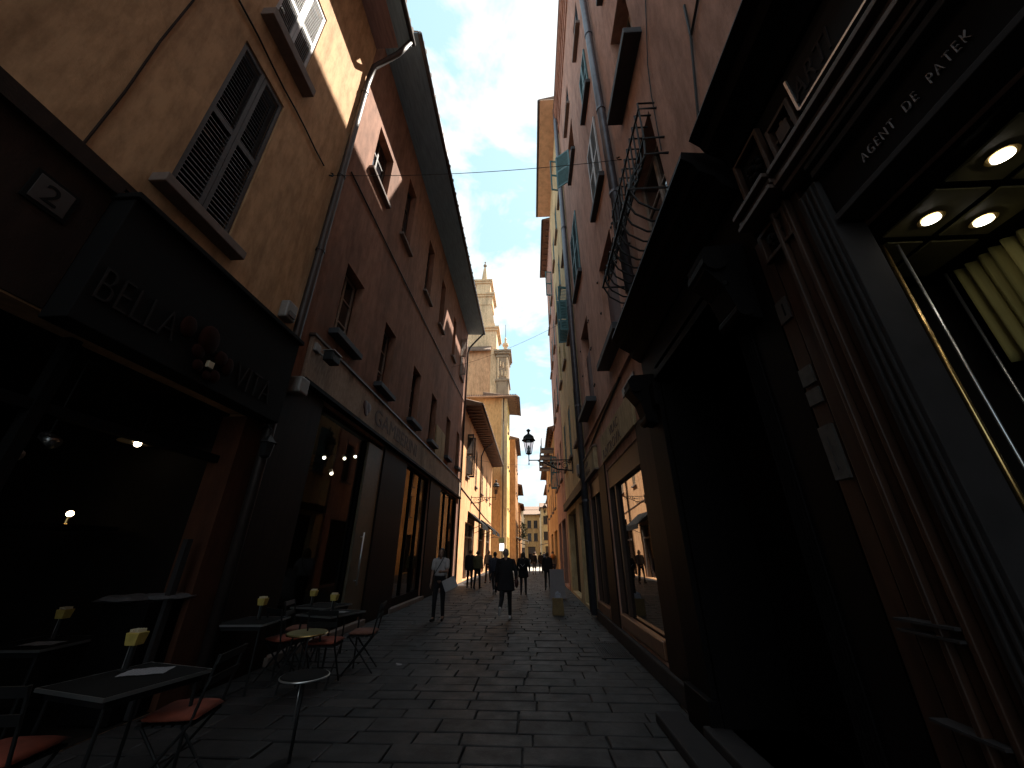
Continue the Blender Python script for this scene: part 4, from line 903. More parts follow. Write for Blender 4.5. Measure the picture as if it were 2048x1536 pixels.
# ------------------------------------------------------------------ wires across the street
def wire(name, label, a, bq, sag, r=.006, hook=True):
    t = thing(name, label, 'wire', a)
    pts = [tuple(Vector(a).lerp(Vector(bq), k/16)+Vector((0, 0, -sag*4*(k/16)*(1-k/16)))) for k in range(17)]
    MB().tube(pts, r, 5).build('strand', 'black', t)
    if hook:
        o = MB()
        for p, s in ((a, 1), (bq, -1)): o.tube([(p[0]-s*.03, p[1], p[2]), (p[0]+s*.06, p[1], p[2]), (p[0]+s*.08, p[1], p[2]+.05), (p[0]+s*.03, p[1], p[2]+.07)], .012, 6)
        o.build('hook', 'black', t)
wire('span_wire', 'thin wire spanning the street between hooks above the café and portal', (LX, 5.2, 9.0), (RX, 4.45, 8.0), .15)
wire('span_wire', 'thin wire crossing the sky at roof height near the end of the rose building', (RX, 12.6, 10.2), (LX, 18.0, 10.9), .25, hook=False)
wire('span_wire', 'thin wire crossing just below the lantern beside the salmon house', (LX, 24.0, 7.3), (RX, 24.4, 6.9), .25)
t = thing('facade_wire', 'sagging black cable fixed along the ochre wall below the upper window', 'cable', (LX, 2.4, 9.1))
MB().tube([(LX+.03, y, 9.16-.04*y+.02*math.sin(y*5)) for y in [-1+.35*k for k in range(18)]], .016, 6).tube([(LX+.03, 5.16, 8.95), (LX+.1, 5.18, 8.93), (LX+.1, 5.2, 9.0)], .016, 6).build('cable', 'black', t)
t = thing('wall_conduit', 'thin cable running up the ochre wall left of the shutters', 'cable', (LX, 2.06, 5.1))
MB().tube([P_ for P_ in [left()(2.06, 5.13, -.015), left()(2.075, 6.0, -.015), left()(2.06, 7.0, -.015), left()(2.08, 8.1, -.015), left()(2.06, 9.2, -.015)]], .012, 5).build('cable', 'dark_base', t)
# ------------------------------------------------------------------ small signs and planting in the distance
t = thing('projecting_sign', 'green and white projecting shop sign over a lit panel at the tan corner', 'sign', (-3.0, 41, 2.4))
MB().box(-3.35, -2.75, 41.2, 41.3, 2.55, 2.95).build('panel', simple('green_sign', (.16, .22, .11), .5), t); MB().box(-3.25, -2.8, 41.2, 41.3, 1.75, 2.45).build('lit_panel', 'litsign', t)
MB().tube([(-4.2, 41.25, 3.0), (-2.75, 41.25, 3.0)], .02, 6).tube([(-3.05, 41.25, 2.95), (-3.05, 41.25, 2.45)], .02, 6).build('arm', 'black', t)
for k, (x0, y0, z0, L, lab) in enumerate(((-1.95, 51.5, 2.9, 4.5, 'white café awning beside the orange house, upper'), (-2.3, 61.5, 2.6, 5, 'white café awning beyond the orange house, lower'), (3.2, 63, 2.6, -4, 'pale awning on the ochre house at the right bend'))):
    t = thing('white_awning', lab, 'awning', (x0, y0, z0))
    sx = 1.6 if L > 0 else -2.0
    MB().hexa([(x0, y0, z0+.5), (x0+sx, y0, z0), (x0+sx, y0+abs(L), z0), (x0, y0+abs(L), z0+.5), (x0, y0, z0+.56), (x0+sx, y0, z0+.06), (x0+sx, y0+abs(L), z0+.06), (x0, y0+abs(L), z0+.56)]).build('canopy', 'whiteboard', t)
    MB().box(min(x0+sx, x0+sx*.98), max(x0+sx, x0+sx*.98), y0, y0+abs(L), z0-.25, z0).build('valance', 'whiteboard', t)
t = thing('potted_shrub', 'dark leafy shrub growing over the awning by the orange house', 'shrub', (-1.2, 58, 3.2))
o = MB(); rr = random.Random(2)
for k in range(420):
    a, e, q = rr.random()*6.28, rr.random()*3.14, rr.random()**.4
    c = Vector((-1.2+.75*q*math.cos(a)*math.sin(e), 58+.8*q*math.sin(a)*math.sin(e), 4.5+1.1*q*math.cos(e)+.3*math.sin(a*3)))
    d1 = Vector((rr.random()-.5, rr.random()-.5, rr.random()-.5)).normalized()*.14; d2 = Vector((rr.random()-.5, rr.random()-.5, rr.random()-.5)).normalized()*.07
    o.quad(c-d1, c+d2, c+d1, c-d2)
o.build('leaves', 'leaf', t); MB().tube([(-1.9, 58, 3.4), (-1.4, 58, 3.9), (-1.2, 58, 4.6)], [.06, .05, .02], 6).build('stem', 'wood', t)
MB().lathe([(.18, 0), (.25, .4), (.27, .42)], (-1.68, 58, 3.12), 10).build('pot', 'tile', t)

# ================================================================== CAFÉ FURNITURE
def remesh(mb, name, mat, parent, vox, sm=6, smooth=True):
    """fuse the pieces of one body or garment into one continuous surface"""
    me = bpy.data.meshes.new(name); me.from_pydata(mb.v, [], mb.f)
    bm = bmesh.new(); bm.from_mesh(me); bmesh.ops.recalc_face_normals(bm, faces=bm.faces); bm.to_mesh(me); bm.free()
    o = bpy.data.objects.new(name, me); COL.objects.link(o)
    r = o.modifiers.new('fuse', 'REMESH'); r.mode = 'VOXEL'; r.voxel_size = vox
    if sm: s = o.modifiers.new('smooth', 'SMOOTH'); s.iterations = sm; s.factor = .5
    bpy.context.view_layer.update()
    m2 = bpy.data.meshes.new_from_object(o.evaluated_get(bpy.context.evaluated_depsgraph_get()))
    COL.objects.unlink(o); bpy.data.objects.remove(o); bpy.data.meshes.remove(me)
    m2.name = name; m2.polygons.foreach_set('use_smooth', [smooth]*len(m2.polygons)); m2.materials.clear(); m2.materials.append(M[mat] if isinstance(mat, str) else mat)
    o = bpy.data.objects.new(name, m2); COL.objects.link(o)
    if parent: o.parent = parent
    return o

def make_table(label, loc, rz):
    t = thing('cafe_table', label, 'table', (0, 0, 0), 'square café tables')
    MB().box(-.35, .35, -.35, .35, .725, .75).build('tabletop', 'matte_black', t, bevel=.004)
    e = MB()
    for s in (-1, 1): e.box(s*.3505-.004, s*.3505+.004, -.354, .354, .728, .751).box(-.346, .346, s*.3505-.004, s*.3505+.004, .728, .751)
    e.build('rim', 'chrome', t)
    a = MB().box(-.31, .31, -.31, -.29, .68, .724).box(-.31, .31, .29, .31, .68, .724).box(-.31, -.29, -.29, .29, .68, .724).box(.29, .31, -.29, .29, .68, .724); a.build('apron', 'black', t)
    for sx in (-1, 1):
        for sy in (-1, 1): MB().tube([(sx*.29, sy*.29, .70), (sx*.30, sy*.30, .0)], .013, 8).build('leg', 'black', t)
    t.location = loc; t.rotation_euler = (0, 0, rz); return t
T = make_table('black square café table nearest the camera with steel rim and printed menu', (-3.0, 3.28, 0), R(-14))
for label, loc, rz in (('black square café table inside the dark café opening', (-5.1, 4.38, 0), R(5)),
                       ('black square café table by the olive round stool', (-3.12, 6.58, 0), R(-20)),
                       ('black square café table close to the shop window and second steel rim', (-3.72, 7.42, 0), R(-12)),
                       ('black square café table in front of the ochre corner pillar', (-3.86, 5.80, 0), R(4))):
    dup(T, loc, rz, label)

def make_chair(label, loc, rz):
    t = thing('folding_chair', label, 'chair', (0, 0, 0), 'folding café chairs')     # faces +y
    for s in (-1, 1):
        MB().tube([(s*.19, .20, 0), (s*.19, -.16, .46), (s*.19, -.24, .88)], .011, 8).build('back_leg', 'black', t)
        MB().tube([(s*.17, -.22, 0), (s*.17, .18, .46)], .011, 8).build('front_leg', 'black', t)
    m = MB()
    for k in range(6): m.box(-.185, .185, -.17+k*.066, -.125+k*.066, .445, .46)
    m.build('seat', 'black', t)
    m = MB()
    for z in (.68, .82): m.hexa([(-.2, -.215-(z-.68)*.2, z), (.2, -.215-(z-.68)*.2, z), (.2, -.20-(z-.68)*.2, z), (-.2, -.20-(z-.68)*.2, z), (-.2, -.232-(z-.68)*.2, z+.06), (.2, -.232-(z-.68)*.2, z+.06), (.2, -.217-(z-.68)*.2, z+.06), (-.2, -.217-(z-.68)*.2, z+.06)])
    m.build('backrest', 'black', t)
    MB().tube([(-.18, -.10, .14), (.18, -.10, .14)], .008, 6).tube([(-.17, .13, .16), (.17, .13, .16)], .008, 6).build('stretcher', 'black', t)
    t.location = loc; t.rotation_euler = (0, 0, rz); return t
chairs = [('black folding chair tucked under the nearest table, orange cushion on it', (-2.70, 3.52, 0), R(100), 'orange red seat cushion beside the nearest black table', 'orange_cloth'),
          ('black folding chair in the near left corner of the terrace', (-3.22, 2.82, 0), R(8), 'brick red seat cushion in the dim near left corner', 'orange_cloth'),
          ('black folding chair behind the round olive stool, facing the table', (-2.86, 5.98, 0), R(5), 'orange red seat cushion just behind the olive stool', 'orange_cloth'),
          ('black folding chair with back toward the street, nearest the walking woman', (-2.60, 6.66, 0), R(100), 'brown red seat cushion on the chair nearest the street', 'rust_cloth'),
          ('black folding chair left of the olive round stool', (-3.52, 6.12, 0), R(-30), 'dark orange seat cushion left of the olive stool', 'orange_cloth'),
          ('black folding chair behind the farther table near the shop window', (-3.75, 6.90, 0), R(-80), 'brown red seat cushion between the two farther tables', 'rust_cloth')]
proto = None
for k, (lab, loc, rz, clab, cm) in enumerate(chairs):
    if proto is None: proto = make_chair(lab, loc, rz)
    else: dup(proto, loc, rz, lab)
    c = MB(); n = 10
    def hz_(i, j):
        a, bq = i/n*2-1, j/n*2-1
        return .035*(max(0, 1-a**4)*max(0, 1-bq**4))**.5
    for sgn in (1, -1):
        for i in range(n):
            for j in range(n):
                pt = lambda p, q: (-.2+.4*p/n, -.2+.4*q/n, .030+sgn*hz_(p, q)*(1 if sgn > 0 else .8))
                c.quad(pt(i, j), pt(i+1, j), pt(i+1, j+1), pt(i, j+1))
    o = c.build('seat_cushion', cm, None, smooth=True); tag(o, clab, 'cushion', 'cushions on the café chairs')
    bm = bmesh.new(); bm.from_mesh(o.data); bmesh.ops.remove_doubles(bm, verts=bm.verts, dist=.0005); bm.to_mesh(o.data); bm.free()
    o.location = (loc[0], loc[1], .462); o.rotation_euler = (0, 0, rz)

def holder(label, x, y, tall=.17, top='yellow_box'):
    t = thing('sachet_holder', label, 'sachet holder', (x, y, .752), 'yellow topped holders on the café tables')
    MB().lathe([(.045, 0), (.045, .008), (.020, .012), (.020, tall)], (x, y, .752), 14).build('stem', 'black', t, smooth=False)
    MB().tube([(x-.018, y-.012, .765), (x-.018, y-.012, .752+tall)], .0045, 6).build('highlight_rod', 'chrome', t)  # chrome sliver added as the highlight along the dark stem
    MB().hexa([(x-.042, y-.042, .752+tall), (x+.042, y-.042, .752+tall), (x+.042, y+.042, .752+tall), (x-.042, y+.042, .752+tall), (x-.055, y-.05, .84+tall), (x+.055, y-.05, .84+tall), (x+.055, y+.05, .84+tall), (x-.055, y+.05, .84+tall)]).build('box', top, t, bevel=.004)
    m = MB()
    for k in range(4): m.hexa([(x-.04+.022*k, y-.035, .835+tall), (x-.03+.022*k, y-.035, .835+tall), (x-.03+.022*k, y+.035, .835+tall), (x-.04+.022*k, y+.035, .835+tall), (x-.044+.022*k, y-.035, .862+tall), (x-.034+.022*k, y-.035, .862+tall), (x-.034+.022*k, y+.035, .862+tall), (x-.044+.022*k, y+.035, .862+tall)])
    m.build('sachets', 'sachet', t)
holder('yellow box holder on the nearest black table', -3.22, 3.44)
holder('yellow box holder on the table inside the café opening', -5.16, 4.52, .19)
holder('yellow box holder with cream sachets on the table by the olive stool', -3.16, 6.66, .15)
holder('yellow box holder on the table close to the shop window', -3.85, 7.30, .15)
holder('yellow box holder on the table before the ochre pillar', -3.82, 5.88, .17)
for k, (x, y, rz, sx, sy, lab) in enumerate(((-3.02, 3.42, 20, .30, .21, 'printed menu sheet with small pictures lying on the nearest table'), (-5.0, 4.3, 10, .30, .2, 'printed menu sheet on the table inside the café'), (-3.0, 6.6, -10, .22, .15, 'printed menu sheet on the table by the olive stool'))):
    t = MB(); c, s = math.cos(R(rz)), math.sin(R(rz))
    n = 8
    for i in range(n):
        for j in range(5):
            q = lambda a, bq: (x+c*(a/n-.5)*sx-s*(bq/5-.5)*sy, y+s*(a/n-.5)*sx+c*(bq/5-.5)*sy, .7545+.004*math.sin(a*.7+bq)**2)
            t.quad(q(i, j), q(i+1, j), q(i+1, j+1), q(i, j+1))
    tag(t.build('menu_sheet', 'menu', None), lab, 'menu', 'menus on the café tables')
def stool(label, x, y, h, r, seat, name='round_stool'):
    t = thing(name, label, 'stool', (x, y, 0))
    MB().lathe([(r-.02, 0), (r, .008), (r, .022), (r-.012, .028)], (x, y, h-.028), 40).build('seat', seat, t, smooth=False)
    return t
t = stool('round olive topped stool with thin black legs among the chairs', -3.0, 5.72, .64, .25, 'olive')
MB().lathe([(.252, 0), (.256, .004), (.256, .012), (.252, .016)], (-3.0, 5.72, .612), 40).build('rim', 'brass', t)
for k in range(4):
    a = .6+k*1.571; MB().tube([(-3.0+.16*math.cos(a), 5.72+.16*math.sin(a), .61), (-3.0+.23*math.cos(a), 5.72+.23*math.sin(a), 0)], .012, 8).build('leg', 'black', t)
t = stool('black round bar stool with bright chrome rim and slim post', -2.02, 3.95, .62, .195, 'matte_black')
MB().tube([(-2.02+.198*math.cos(a*.1309), 3.95+.198*math.sin(a*.1309), .607) for a in range(49)], .007, 8).build('rim', 'chrome', t, smooth=True)
MB().tube([(-2.02, 3.95, .59), (-2.02, 3.95, .02)], .014, 10).build('post', 'black', t, smooth=True)
MB().tube([(-2.035, 3.925, .585), (-2.035, 3.925, .30)], .0045, 8).build('post_glint', 'chrome', t, smooth=True)  # no real rod: the glint on the black post modelled in chrome
MB().lathe([(.17, 0), (.17, .01), (.03, .03)], (-2.02, 3.95, .0), 28).build('base', 'black', t)
t = thing('service_cabinet', 'dark service cabinet at the café doorway with steel knobs', 'cabinet', (-4.5, 4.78, 0))
MB().box(-4.78, -4.25, 4.55, 5.02, .02, 1.10).build('body', 'wood_black', t, bevel=.01)
for z in (.45, .85): MB().ball((-4.24, 4.8, z), .016, 10, 6).build('knob', 'chrome', t, smooth=True)
for k, (x, y, z, lab) in enumerate(((-4.62, 4.66, 1.10, 'grey padded cover on the cabinet, the left of two'), (-4.38, 4.88, 1.10, 'grey padded cover on the cabinet, the one beside the pillar'))):
    c = MB(); n = 12
    for i in range(n):
        for j in range(n):
            def q(a, bq, s):
                p, r_ = a/n*2-1, bq/n*2-1
                return (x+p*.22, y+r_*.20, z+.012+s*(.05*(max(0, 1-p**4)*max(0, 1-r_**4))**.6+.006*math.sin(p*5+r_*3)) if s else z+.004)
            c.quad(q(i, j, 1), q(i+1, j, 1), q(i+1, j+1, 1), q(i, j+1, 1)); c.quad(q(i, j, 0), q(i+1, j, 0), q(i+1, j+1, 0), q(i, j+1, 0))
    tag(c.build('padded_cover', 'grey_cloth', None, smooth=True), lab, 'cushion', 'grey covers on the cabinet')

# ================================================================== PEOPLE
def cap(mb, p, q, r0, r1, n=12):
    p, q = Vector(p), Vector(q); mb.tube([p, p.lerp(q, .33), p.lerp(q, .66), q], [r0, r0*.67+r1*.33, r0*.33+r1*.67, r1], n); mb.ball(p, r0, n, 8); mb.ball(q, r1, n, 8)
def ell(mb, c, rx, ry, rz, n=16, m=10):
    mb.lathe([(max(math.sin(math.pi*k/m), 1e-3), -math.cos(math.pi*k/m)*rz) for k in range(m+1)], c, n, rx, ry)

def person(label, loc, heading, h=1.7, top='dark_cloth', legs='denim', hair='hair', shoe='black', coat=0., sleeve='long', hairlen=0, stride=0., turn=0.,
           arms=((5, 12), (5, 12)), spread=(8, 8), knees=(4, 4), vox=.015, bag=None, wide=1., group='people walking in the street', fat=1., skin='skin', bare_legs=False, short_top=0):
    """person built facing +y, then turned to its heading; stride = how far the right leg leads (degrees)"""
    t = thing('person', label, 'person', (0, 0, 0), group); BASE[t.name] = Vector()
    k = h/1.70
    V = lambda x, y, z: Vector((x*k, y*k, z*k))
    def leg(s, a, kn):
        hip = V(s*.088, 0, .90); a, kn = R(a), R(kn)
        knee = hip+V(s*.005, math.sin(a)*.42, -math.cos(a)*.42)
        ank = knee+V(s*.004, math.sin(a-kn)*.41, -math.cos(a-kn)*.41)
        f = a-kn; toe = ank+V(s*.02, math.cos(f)*.13-math.sin(f)*.0, math.sin(f)*.13-.045*math.cos(f))
        heel = ank+V(0, -.03*math.cos(f)-.05*math.sin(-f)*0, -.045*math.cos(f)-.03*math.sin(f))
        return hip, knee, ank, toe, heel
    L = {1: leg(1, stride, knees[1]), -1: leg(-1, -stride, knees[0])}
    low = min(min(p.z for p in L[s]) for s in L); lift = Vector((0, 0, .03*k-low))
    L = {s: [p+lift for p in L[s]] for s in L}
    O = lambda x, y, z: V(x, y, z)+lift
    def arm(s, a, e, sp):
        sh = O(s*.172*wide, 0, 1.375); a, e, sp = R(a), R(e), R(sp)
        el = sh+V(s*math.sin(sp)*.28, math.sin(a)*.28, -math.cos(a)*math.cos(sp)*.28)
        inw = -s*.10*min(1, abs(e)/1.2)
        wr = el+V(s*math.sin(sp)*.12+inw, math.sin(a+e)*.245, -math.cos(a+e)*.245)
        d = (wr-el).normalized()
        return sh, el, wr, d
    A = {1: arm(1, *arms[1], spread[1]), -1: arm(-1, *arms[0], spread[0])}
    # --- body: one continuous skin surface, head to feet
    m = MB(); hc = O(0, .015, 1.575)
    ell(m, hc, .073*k, .092*k, .112*k); ell(m, hc+V(0, .022, -.055), .054*k, .066*k, .062*k)
    cap(m, hc+V(0, .088, .012), hc+V(0, .112, -.028), .010*k, .016*k, 8)                      # nose
    cap(m, hc+V(-.02, .083, -.062), hc+V(.02, .083, -.062), .009*k, .009*k, 8)                 # mouth
    for s in (1, -1):
        ell(m, hc+V(s*.074, -.005, -.012), .012*k, .022*k, .033*k, 8, 6)
        ell(m, hc+V(s*.03, .075, .03), .02*k, .014*k, .010*k, 8, 6)
    cap(m, O(0, -.01, 1.40), O(0, .0, 1.52), .058*k, .052*k)
    cap(m, O(-.09*wide, 0, 1.345), O(.09*wide, 0, 1.345), .07*k, .07*k); ell(m, O(0, 0, 1.22), .145*k*wide, .095*k, .2*k); ell(m, O(0, 0, .96), .150*k*wide, .105*k, .13*k)
    ell(m, O(0, 0, 1.08), .125*k*wide, .09*k, .15*k)
    for s in (1, -1):
        hip, knee, ank, toe, heel = L[s]
        cap(m, hip, knee, .078*k, .052*k); cap(m, knee, ank, .050*k, .034*k); cap(m, ank, toe, .034*k, .026*k, 8)
        sh, el, wr, d = A[s]
        cap(m, sh, el, .047*k, .037*k); cap(m, el, wr, .037*k, .025*k)
        side = d.cross(Vector((0, 1, 0))).normalized() if abs(d.y) < .9 else d.cross(Vector((0, 0, 1))).normalized()
        fwd = side.cross(d).normalized()
        palm = wr+d*.075*k
        cap(m, wr, palm, .026*k, .028*k, 8); cap(m, palm-fwd*.022*k, palm+fwd*.022*k, .020*k, .020*k, 8)
        for i, ln in enumerate((.062, .074, .070, .054)):
            b0 = palm+fwd*(.030-.020*i)*k; b1 = b0+d*ln*.55*k; b2 = b1+(d*.7-side*s*.45).normalized()*ln*.55*k
            r_ = max(.0085*k, vox*.62); cap(m, b0, b1, r_, r_*.95, 7); cap(m, b1, b2, r_*.95, r_*.8, 7)
        th0 = wr+d*.03*k+fwd*.022*k; cap(m, th0, th0+(d*.6+fwd*.8).normalized()*.055*k, max(.011*k, vox*.7), max(.009*k, vox*.62), 7)
    remesh(m, 'body', skin, t, vox, 4)
    for s in (1, -1): MB().ball(hc+V(s*.030, .079, .014), .0105*k, 8, 6).build('eye', 'matte_black', t, smooth=True)
    # --- clothes
    m = MB(); g = .016*k
    cap(m, O(-.09*wide, -.005, 1.345), O(.09*wide, -.005, 1.345), .072*k+g, .072*k+g); ell(m, O(0, 0, 1.22), (.150*k+g)*wide*fat, .10*k*fat+g, .21*k)
    bot = 1.0-coat+short_top
    z = 1.16
    while z > bot:
        f = (1.16-z)/.5; ell(m, O(0, 0, z), (.142+.05*f)*k*wide*fat+g, (.105+.03*f)*k*fat+g, .075*k); z -= .05
    for s in (1, -1):
        sh, el, wr, d = A[s]
        cap(m, sh, el if sleeve == 'long' else sh.lerp(el, .62), .054*k+g*.7, .046*k+g*(.6 if sleeve == 'long' else 1.2))
        if sleeve == 'long': cap(m, el, wr.lerp(el, .06), .044*k+g*.6, .033*k+g*.5)
    for s in (1, -1):
        cap(m, O(s*.03, -.005, 1.445), O(s*.15*wide, -.005, 1.385), .042*k, .050*k)
    ob = remesh(m, 'coat' if coat > .1 else 'shirt', top, t, vox, 6)
    m = MB(); ell(m, O(0, 0, .97), .152*k*wide+.006, .11*k+.006, .11*k)
    for s in (1, -1):
        hip, knee, ank, toe, heel = L[s]; cap(m, hip, knee, .088*k, .062*k)
        if not bare_legs: cap(m, knee, ank.lerp(knee, .07), .061*k, .047*k)
        else: cap(m, knee, knee.lerp(ank, .02), .062*k, .06*k)
    remesh(m, 'trousers', legs, t, vox, 5)
    for s in (1, -1):
        hip, knee, ank, toe, heel = L[s]; m = MB()
        cap(m, heel, toe, .040*k, .034*k); cap(m, ank, heel, .040*k, .040*k)
        remesh(m, 'shoe', shoe, t, .012, 3)
    m = MB()
    ell(m, hc+V(0, -.016, .022), .083*k, .096*k, .105*k)
    if hairlen:
        for i in range(9):
            a = -2.5+i*.625; 
            if abs(a-0) < .0: continue
            c0 = hc+V(.066*math.sin(a), -.03-.062*math.cos(a), .03); cap(m, c0, c0+V(.012*math.sin(a), -.004, -hairlen), .032*k, .026*k, 8)
    o = remesh(m, 'hair', hair, t, .012, 4)
    # cut the hair away from the face: drop the vertices in front of the hairline
    bm = bmesh.new(); bm.from_mesh(o.data)
    kill = [v for v in bm.verts if v.co.y > hc.y+.035*k and abs(v.co.x) < .056*k and v.co.z < hc.z+.055*k]
    bmesh.ops.delete(bm, geom=kill, context='VERTS'); bm.to_mesh(o.data); bm.free()
    if bag == 'hip':
        hd = A[1][2]
        m = MB(); c = O(.26*wide, -.02, .86); ell(m, c, .055*k, .14*k, .12*k); remesh(m, 'bag', 'redcloth', t, .015, 3)
        MB().tube([c+V(0, .05, .1), O(.19*wide, .06, 1.44), O(.19*wide, -.07, 1.44), c+V(0, -.05, .1)], .010, 6).build('bag_strap', 'redcloth', t)
    if bag == 'sling':
        MB().tube([O(-.10, -.08, 1.47), O(-.09, .06, 1.47), O(.0, .150, 1.26), O(.13, .120, 1.06), O(.19, .03, .98)], .009, 6).build('bag_strap', 'black', t)
        wr, d = A[-1][2], A[-1][3]
        m = MB(); c = wr+d*.09*k
        m.hexa([c+V(-.24, .03, -.16), c+V(.10, .03, -.05), c+V(.10, .045, -.05), c+V(-.24, .045, -.16), c+V(-.20, .03, -.40), c+V(.15, .03, -.27), c+V(.15, .045, -.27), c+V(-.20, .045, -.40)])
    if bag == 'pack':
        m = MB(); ell(m, O(0, -.19, 1.17), .155*k, .10*k, .20*k); cap(m, O(-.08, -.22, 1.05), O(.08, -.22, 1.05), .06*k, .06*k); remesh(m, 'backpack', 'dark_cloth', t, .015, 4)
        q = MB()
        for s in (1, -1): q.tube([O(s*.09, -.16, 1.36), O(s*.10, -.04, 1.475), O(s*.11, .11, 1.34), O(s*.13, .03, 1.1), O(s*.12, -.12, 1.04)], .016, 6)
        q.build('backpack_strap', 'grey_cloth', t)
        MB().tube([O(-.10, -.298, 1.2), O(0, -.305, 1.1), O(.10, -.298, 1.2)], .010, 6).build('backpack_trim', 'tee', t)
    t.location = loc; t.rotation_euler = (0, 0, heading); return t, A, lift

def held_sheet(name, label, cat, pos, mat, tilt, sx, sz, yaw):
    o = MB().box(-sx/2, sx/2, -.008, .008, -sz, 0).build(name, mat, None, bevel=.004)
    o.location = pos; o.rotation_euler = (0, tilt, yaw); return tag(o, label, cat)

person('person in a white T-shirt with cross body strap, carrying a white paper bag', (-2.44, 10.98, 0), R(176), 1.70, top='tee', legs='dark_cloth', shoe='black', sleeve='short', hairlen=.20,
       stride=7, arms=((28, 62), (2, 8)), spread=(10, 9), knees=(5, 8), vox=.011, bag='sling', short_top=.02)
held_sheet('paper_bag', 'flat white paper bag held by the person in the white T-shirt', 'paper bag', (-2.17, 10.70, .99), 'tee', R(-24), .34, .27, R(8))
person('person with grey hair in a long black coat walking away in mid street', (-.71, 11.3, 0), R(-2), 1.72, top='dark_cloth', legs='dark_cloth', hair='hair_grey', shoe='shoe', coat=.34, stride=16, knees=(48, 6), arms=((8, 14), (-10, 22)),
       spread=(14, 18), vox=.012, bag='hip', wide=1.12, fat=1.12)
person('person in dark clothes stepping behind the long black coat, one shoe raised', (-1.55, 17.3, 0), R(14), 1.68, top='navy', legs='dark_cloth', shoe='shoe', stride=24, knees=(28, 8), arms=((-18, 25), (20, 25)), vox=.016, coat=.05)
person('person with a small dark backpack and wide dark trousers, walking away', (-.36, 17.5, 0), R(-4), 1.62, top='dark_cloth', legs='dark_cloth', hairlen=.12, stride=5, arms=((10, 30), (10, 30)), spread=(14, 16), vox=.016, bag='pack', coat=.30, wide=1.1, fat=1.1)
person('person in an olive brown jacket standing by the salmon house corner', (-2.66, 20.2, 0), R(-20), 1.68, top='olive_cloth', legs='dark_cloth', stride=8, hairlen=.06, vox=.016, coat=.10, wide=1.15, fat=1.2)
person('person in black beside the olive jacket, close to the red building', (-3.1, 20.6, 0), R(10), 1.72, top='dark_cloth', legs='dark_cloth', stride=-6, vox=.016, coat=.2, fat=1.1, wide=1.1)
person('person with a light scarf and grey top between the olive jacket and the dark walkers', (-2.55, 24.0, 0), R(170), 1.72, top='grey_cloth', legs='dark_cloth', hairlen=.1, stride=10, vox=.018)
person('person in a dark coat walking away beside the white sign board', (.74, 19.8, 0), R(-5), 1.62, top='dark_cloth', legs='dark_cloth', hair='hair', stride=14, vox=.016, coat=.16, wide=1.1, fat=1.15, hairlen=.08)
person('person in dark jacket and short skirt walking away in the middle distance', (.20, 33.0, 0), R(0), 1.62, top='dark_cloth', legs='grey_cloth', stride=9, vox=.02, bare_legs=True, hairlen=.05)
person('person in a black suit walking away at the edge of the sunlit crossing', (.78, 35.2, 0), R(-6), 1.62, top='dark_cloth', legs='dark_cloth', stride=12, vox=.02, coat=.08)
person('person with an orange rucksack near the right wall', (1.30, 25.2, 0), R(4), 1.66, top='tan_cloth', legs='grey_cloth', stride=8, vox=.018, hair='hair')
m = MB(); m.ball((1.31, 25.0, 1.38), .15, 14, 10, 1.1); tag(remesh(m, 'rucksack', simple('orange_nylon', (.62, .20, .03), .7), None, .02, 3), 'round orange rucksack on the back of the person by the right wall', 'rucksack')
for k, (x, y, tp, lab) in enumerate(((-.9, 44, 'grey_cloth', 'person in grey standing in the sunlit crossing'), (.4, 47, 'tan_cloth', 'person in a tan top in the sunlit crossing'), (1.6, 52, 'navy', 'person in navy beyond the crossing'), (-.2, 58, 'dark_cloth', 'person in black far along the street'))):
    person(lab, (x, y, 0), R(180 if k % 2 else 0), 1.68, top=tp, legs='dark_cloth', stride=8+3*k, vox=.024)

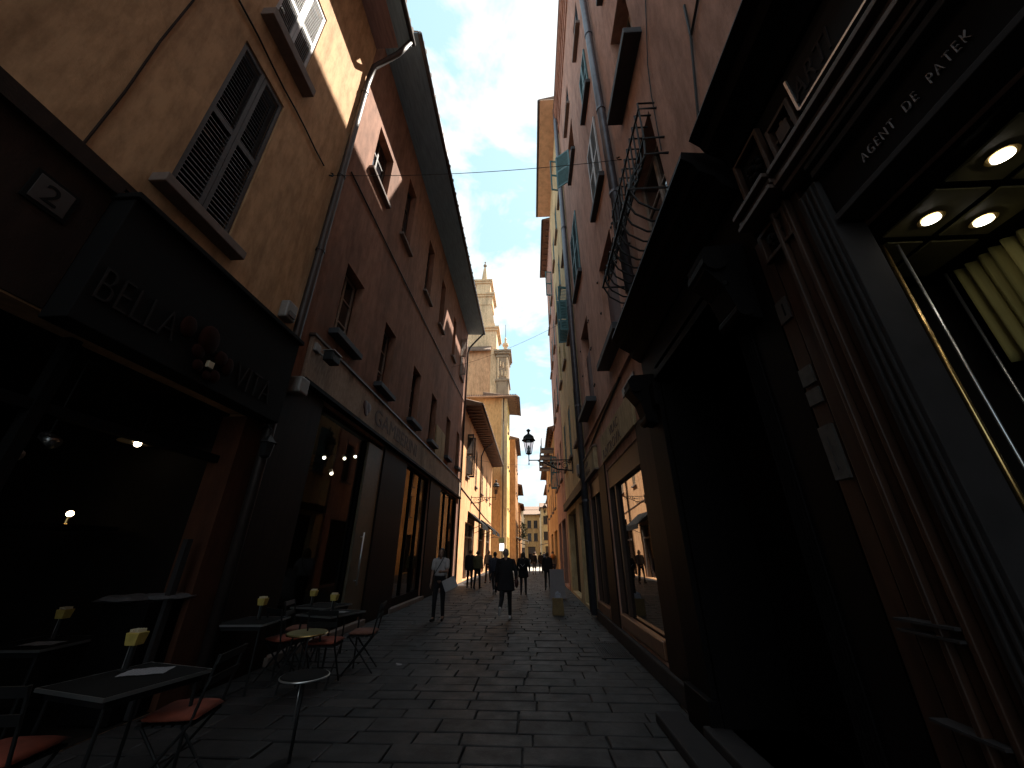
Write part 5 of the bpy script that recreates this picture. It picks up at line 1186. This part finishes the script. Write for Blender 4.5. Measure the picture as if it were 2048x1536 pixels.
# ------------------------------------------------------------------ board, bag, litter
t = thing('sandwich_board', 'blank white folding sandwich board standing near the right wall', 'sign board', (.97, 16.3, 0))
for s, n in ((-1, 'front_panel'), (1, 'back_panel')):
    MB().hexa([(.67, 16.3+s*.22, .02), (1.27, 16.3+s*.22, .02), (1.27, 16.3+s*.20, .02), (.67, 16.3+s*.20, .02), (.70, 16.3+s*.03, .98), (1.24, 16.3+s*.03, .98), (1.24, 16.3+s*.01, .98), (.70, 16.3+s*.01, .98)]).build(n, 'board', t)
MB().tube([(.69, 16.3, .985), (1.25, 16.3, .985)], .018, 8).build('hinge', 'board', t)
t = thing('kraft_bag', 'brown kraft paper bag standing in front of the white sandwich board', 'paper bag', (.72, 12.2, 0))
MB().hexa([(.555, 12.1, 0), (.885, 12.1, 0), (.885, 12.3, 0), (.555, 12.3, 0), (.575, 12.11, .42), (.865, 12.11, .42), (.865, 12.29, .42), (.575, 12.29, .42)]).build('bag', 'kraft', t, bevel=.008)
m = MB(); m.hexa([(.62, 12.17, .40), (.80, 12.17, .40), (.80, 12.19, .40), (.62, 12.19, .40), (.66, 12.16, .56), (.74, 12.16, .60), (.74, 12.18, .60), (.66, 12.18, .56)]).hexa([(.70, 12.2, .40), (.84, 12.2, .40), (.84, 12.22, .40), (.70, 12.22, .40), (.72, 12.2, .52), (.80, 12.2, .55), (.80, 12.22, .55), (.72, 12.22, .52)])
m.build('tissue', 'tissue', t)
MB().tube([(.64, 12.11, .42), (.65, 12.10, .50), (.72, 12.10, .53), (.79, 12.10, .50), (.80, 12.11, .42)], .005, 6).build('handle', 'kraft', t)
for k, (x, y, s, lab) in enumerate(((-2.10, 6.92, 1., 'crumpled white paper scrap lying on the paving by the café chairs'), (-.98, 12.3, 1.2, 'flat white paper scrap on the paving beside the long black coat'))):
    m = MB(); rr = random.Random(k); c = [(rr.uniform(-.09, .09), rr.uniform(-.05, .05), rr.uniform(.004, .035)) for _ in range(9)]
    for i in range(7): m.quad(*[(x+p[0]*s, y+p[1]*s, p[2]) for p in (c[i], c[i+1], c[(i+2) % 9])])
    tag(m.build('paper_scrap', 'tee', None), lab, 'litter')
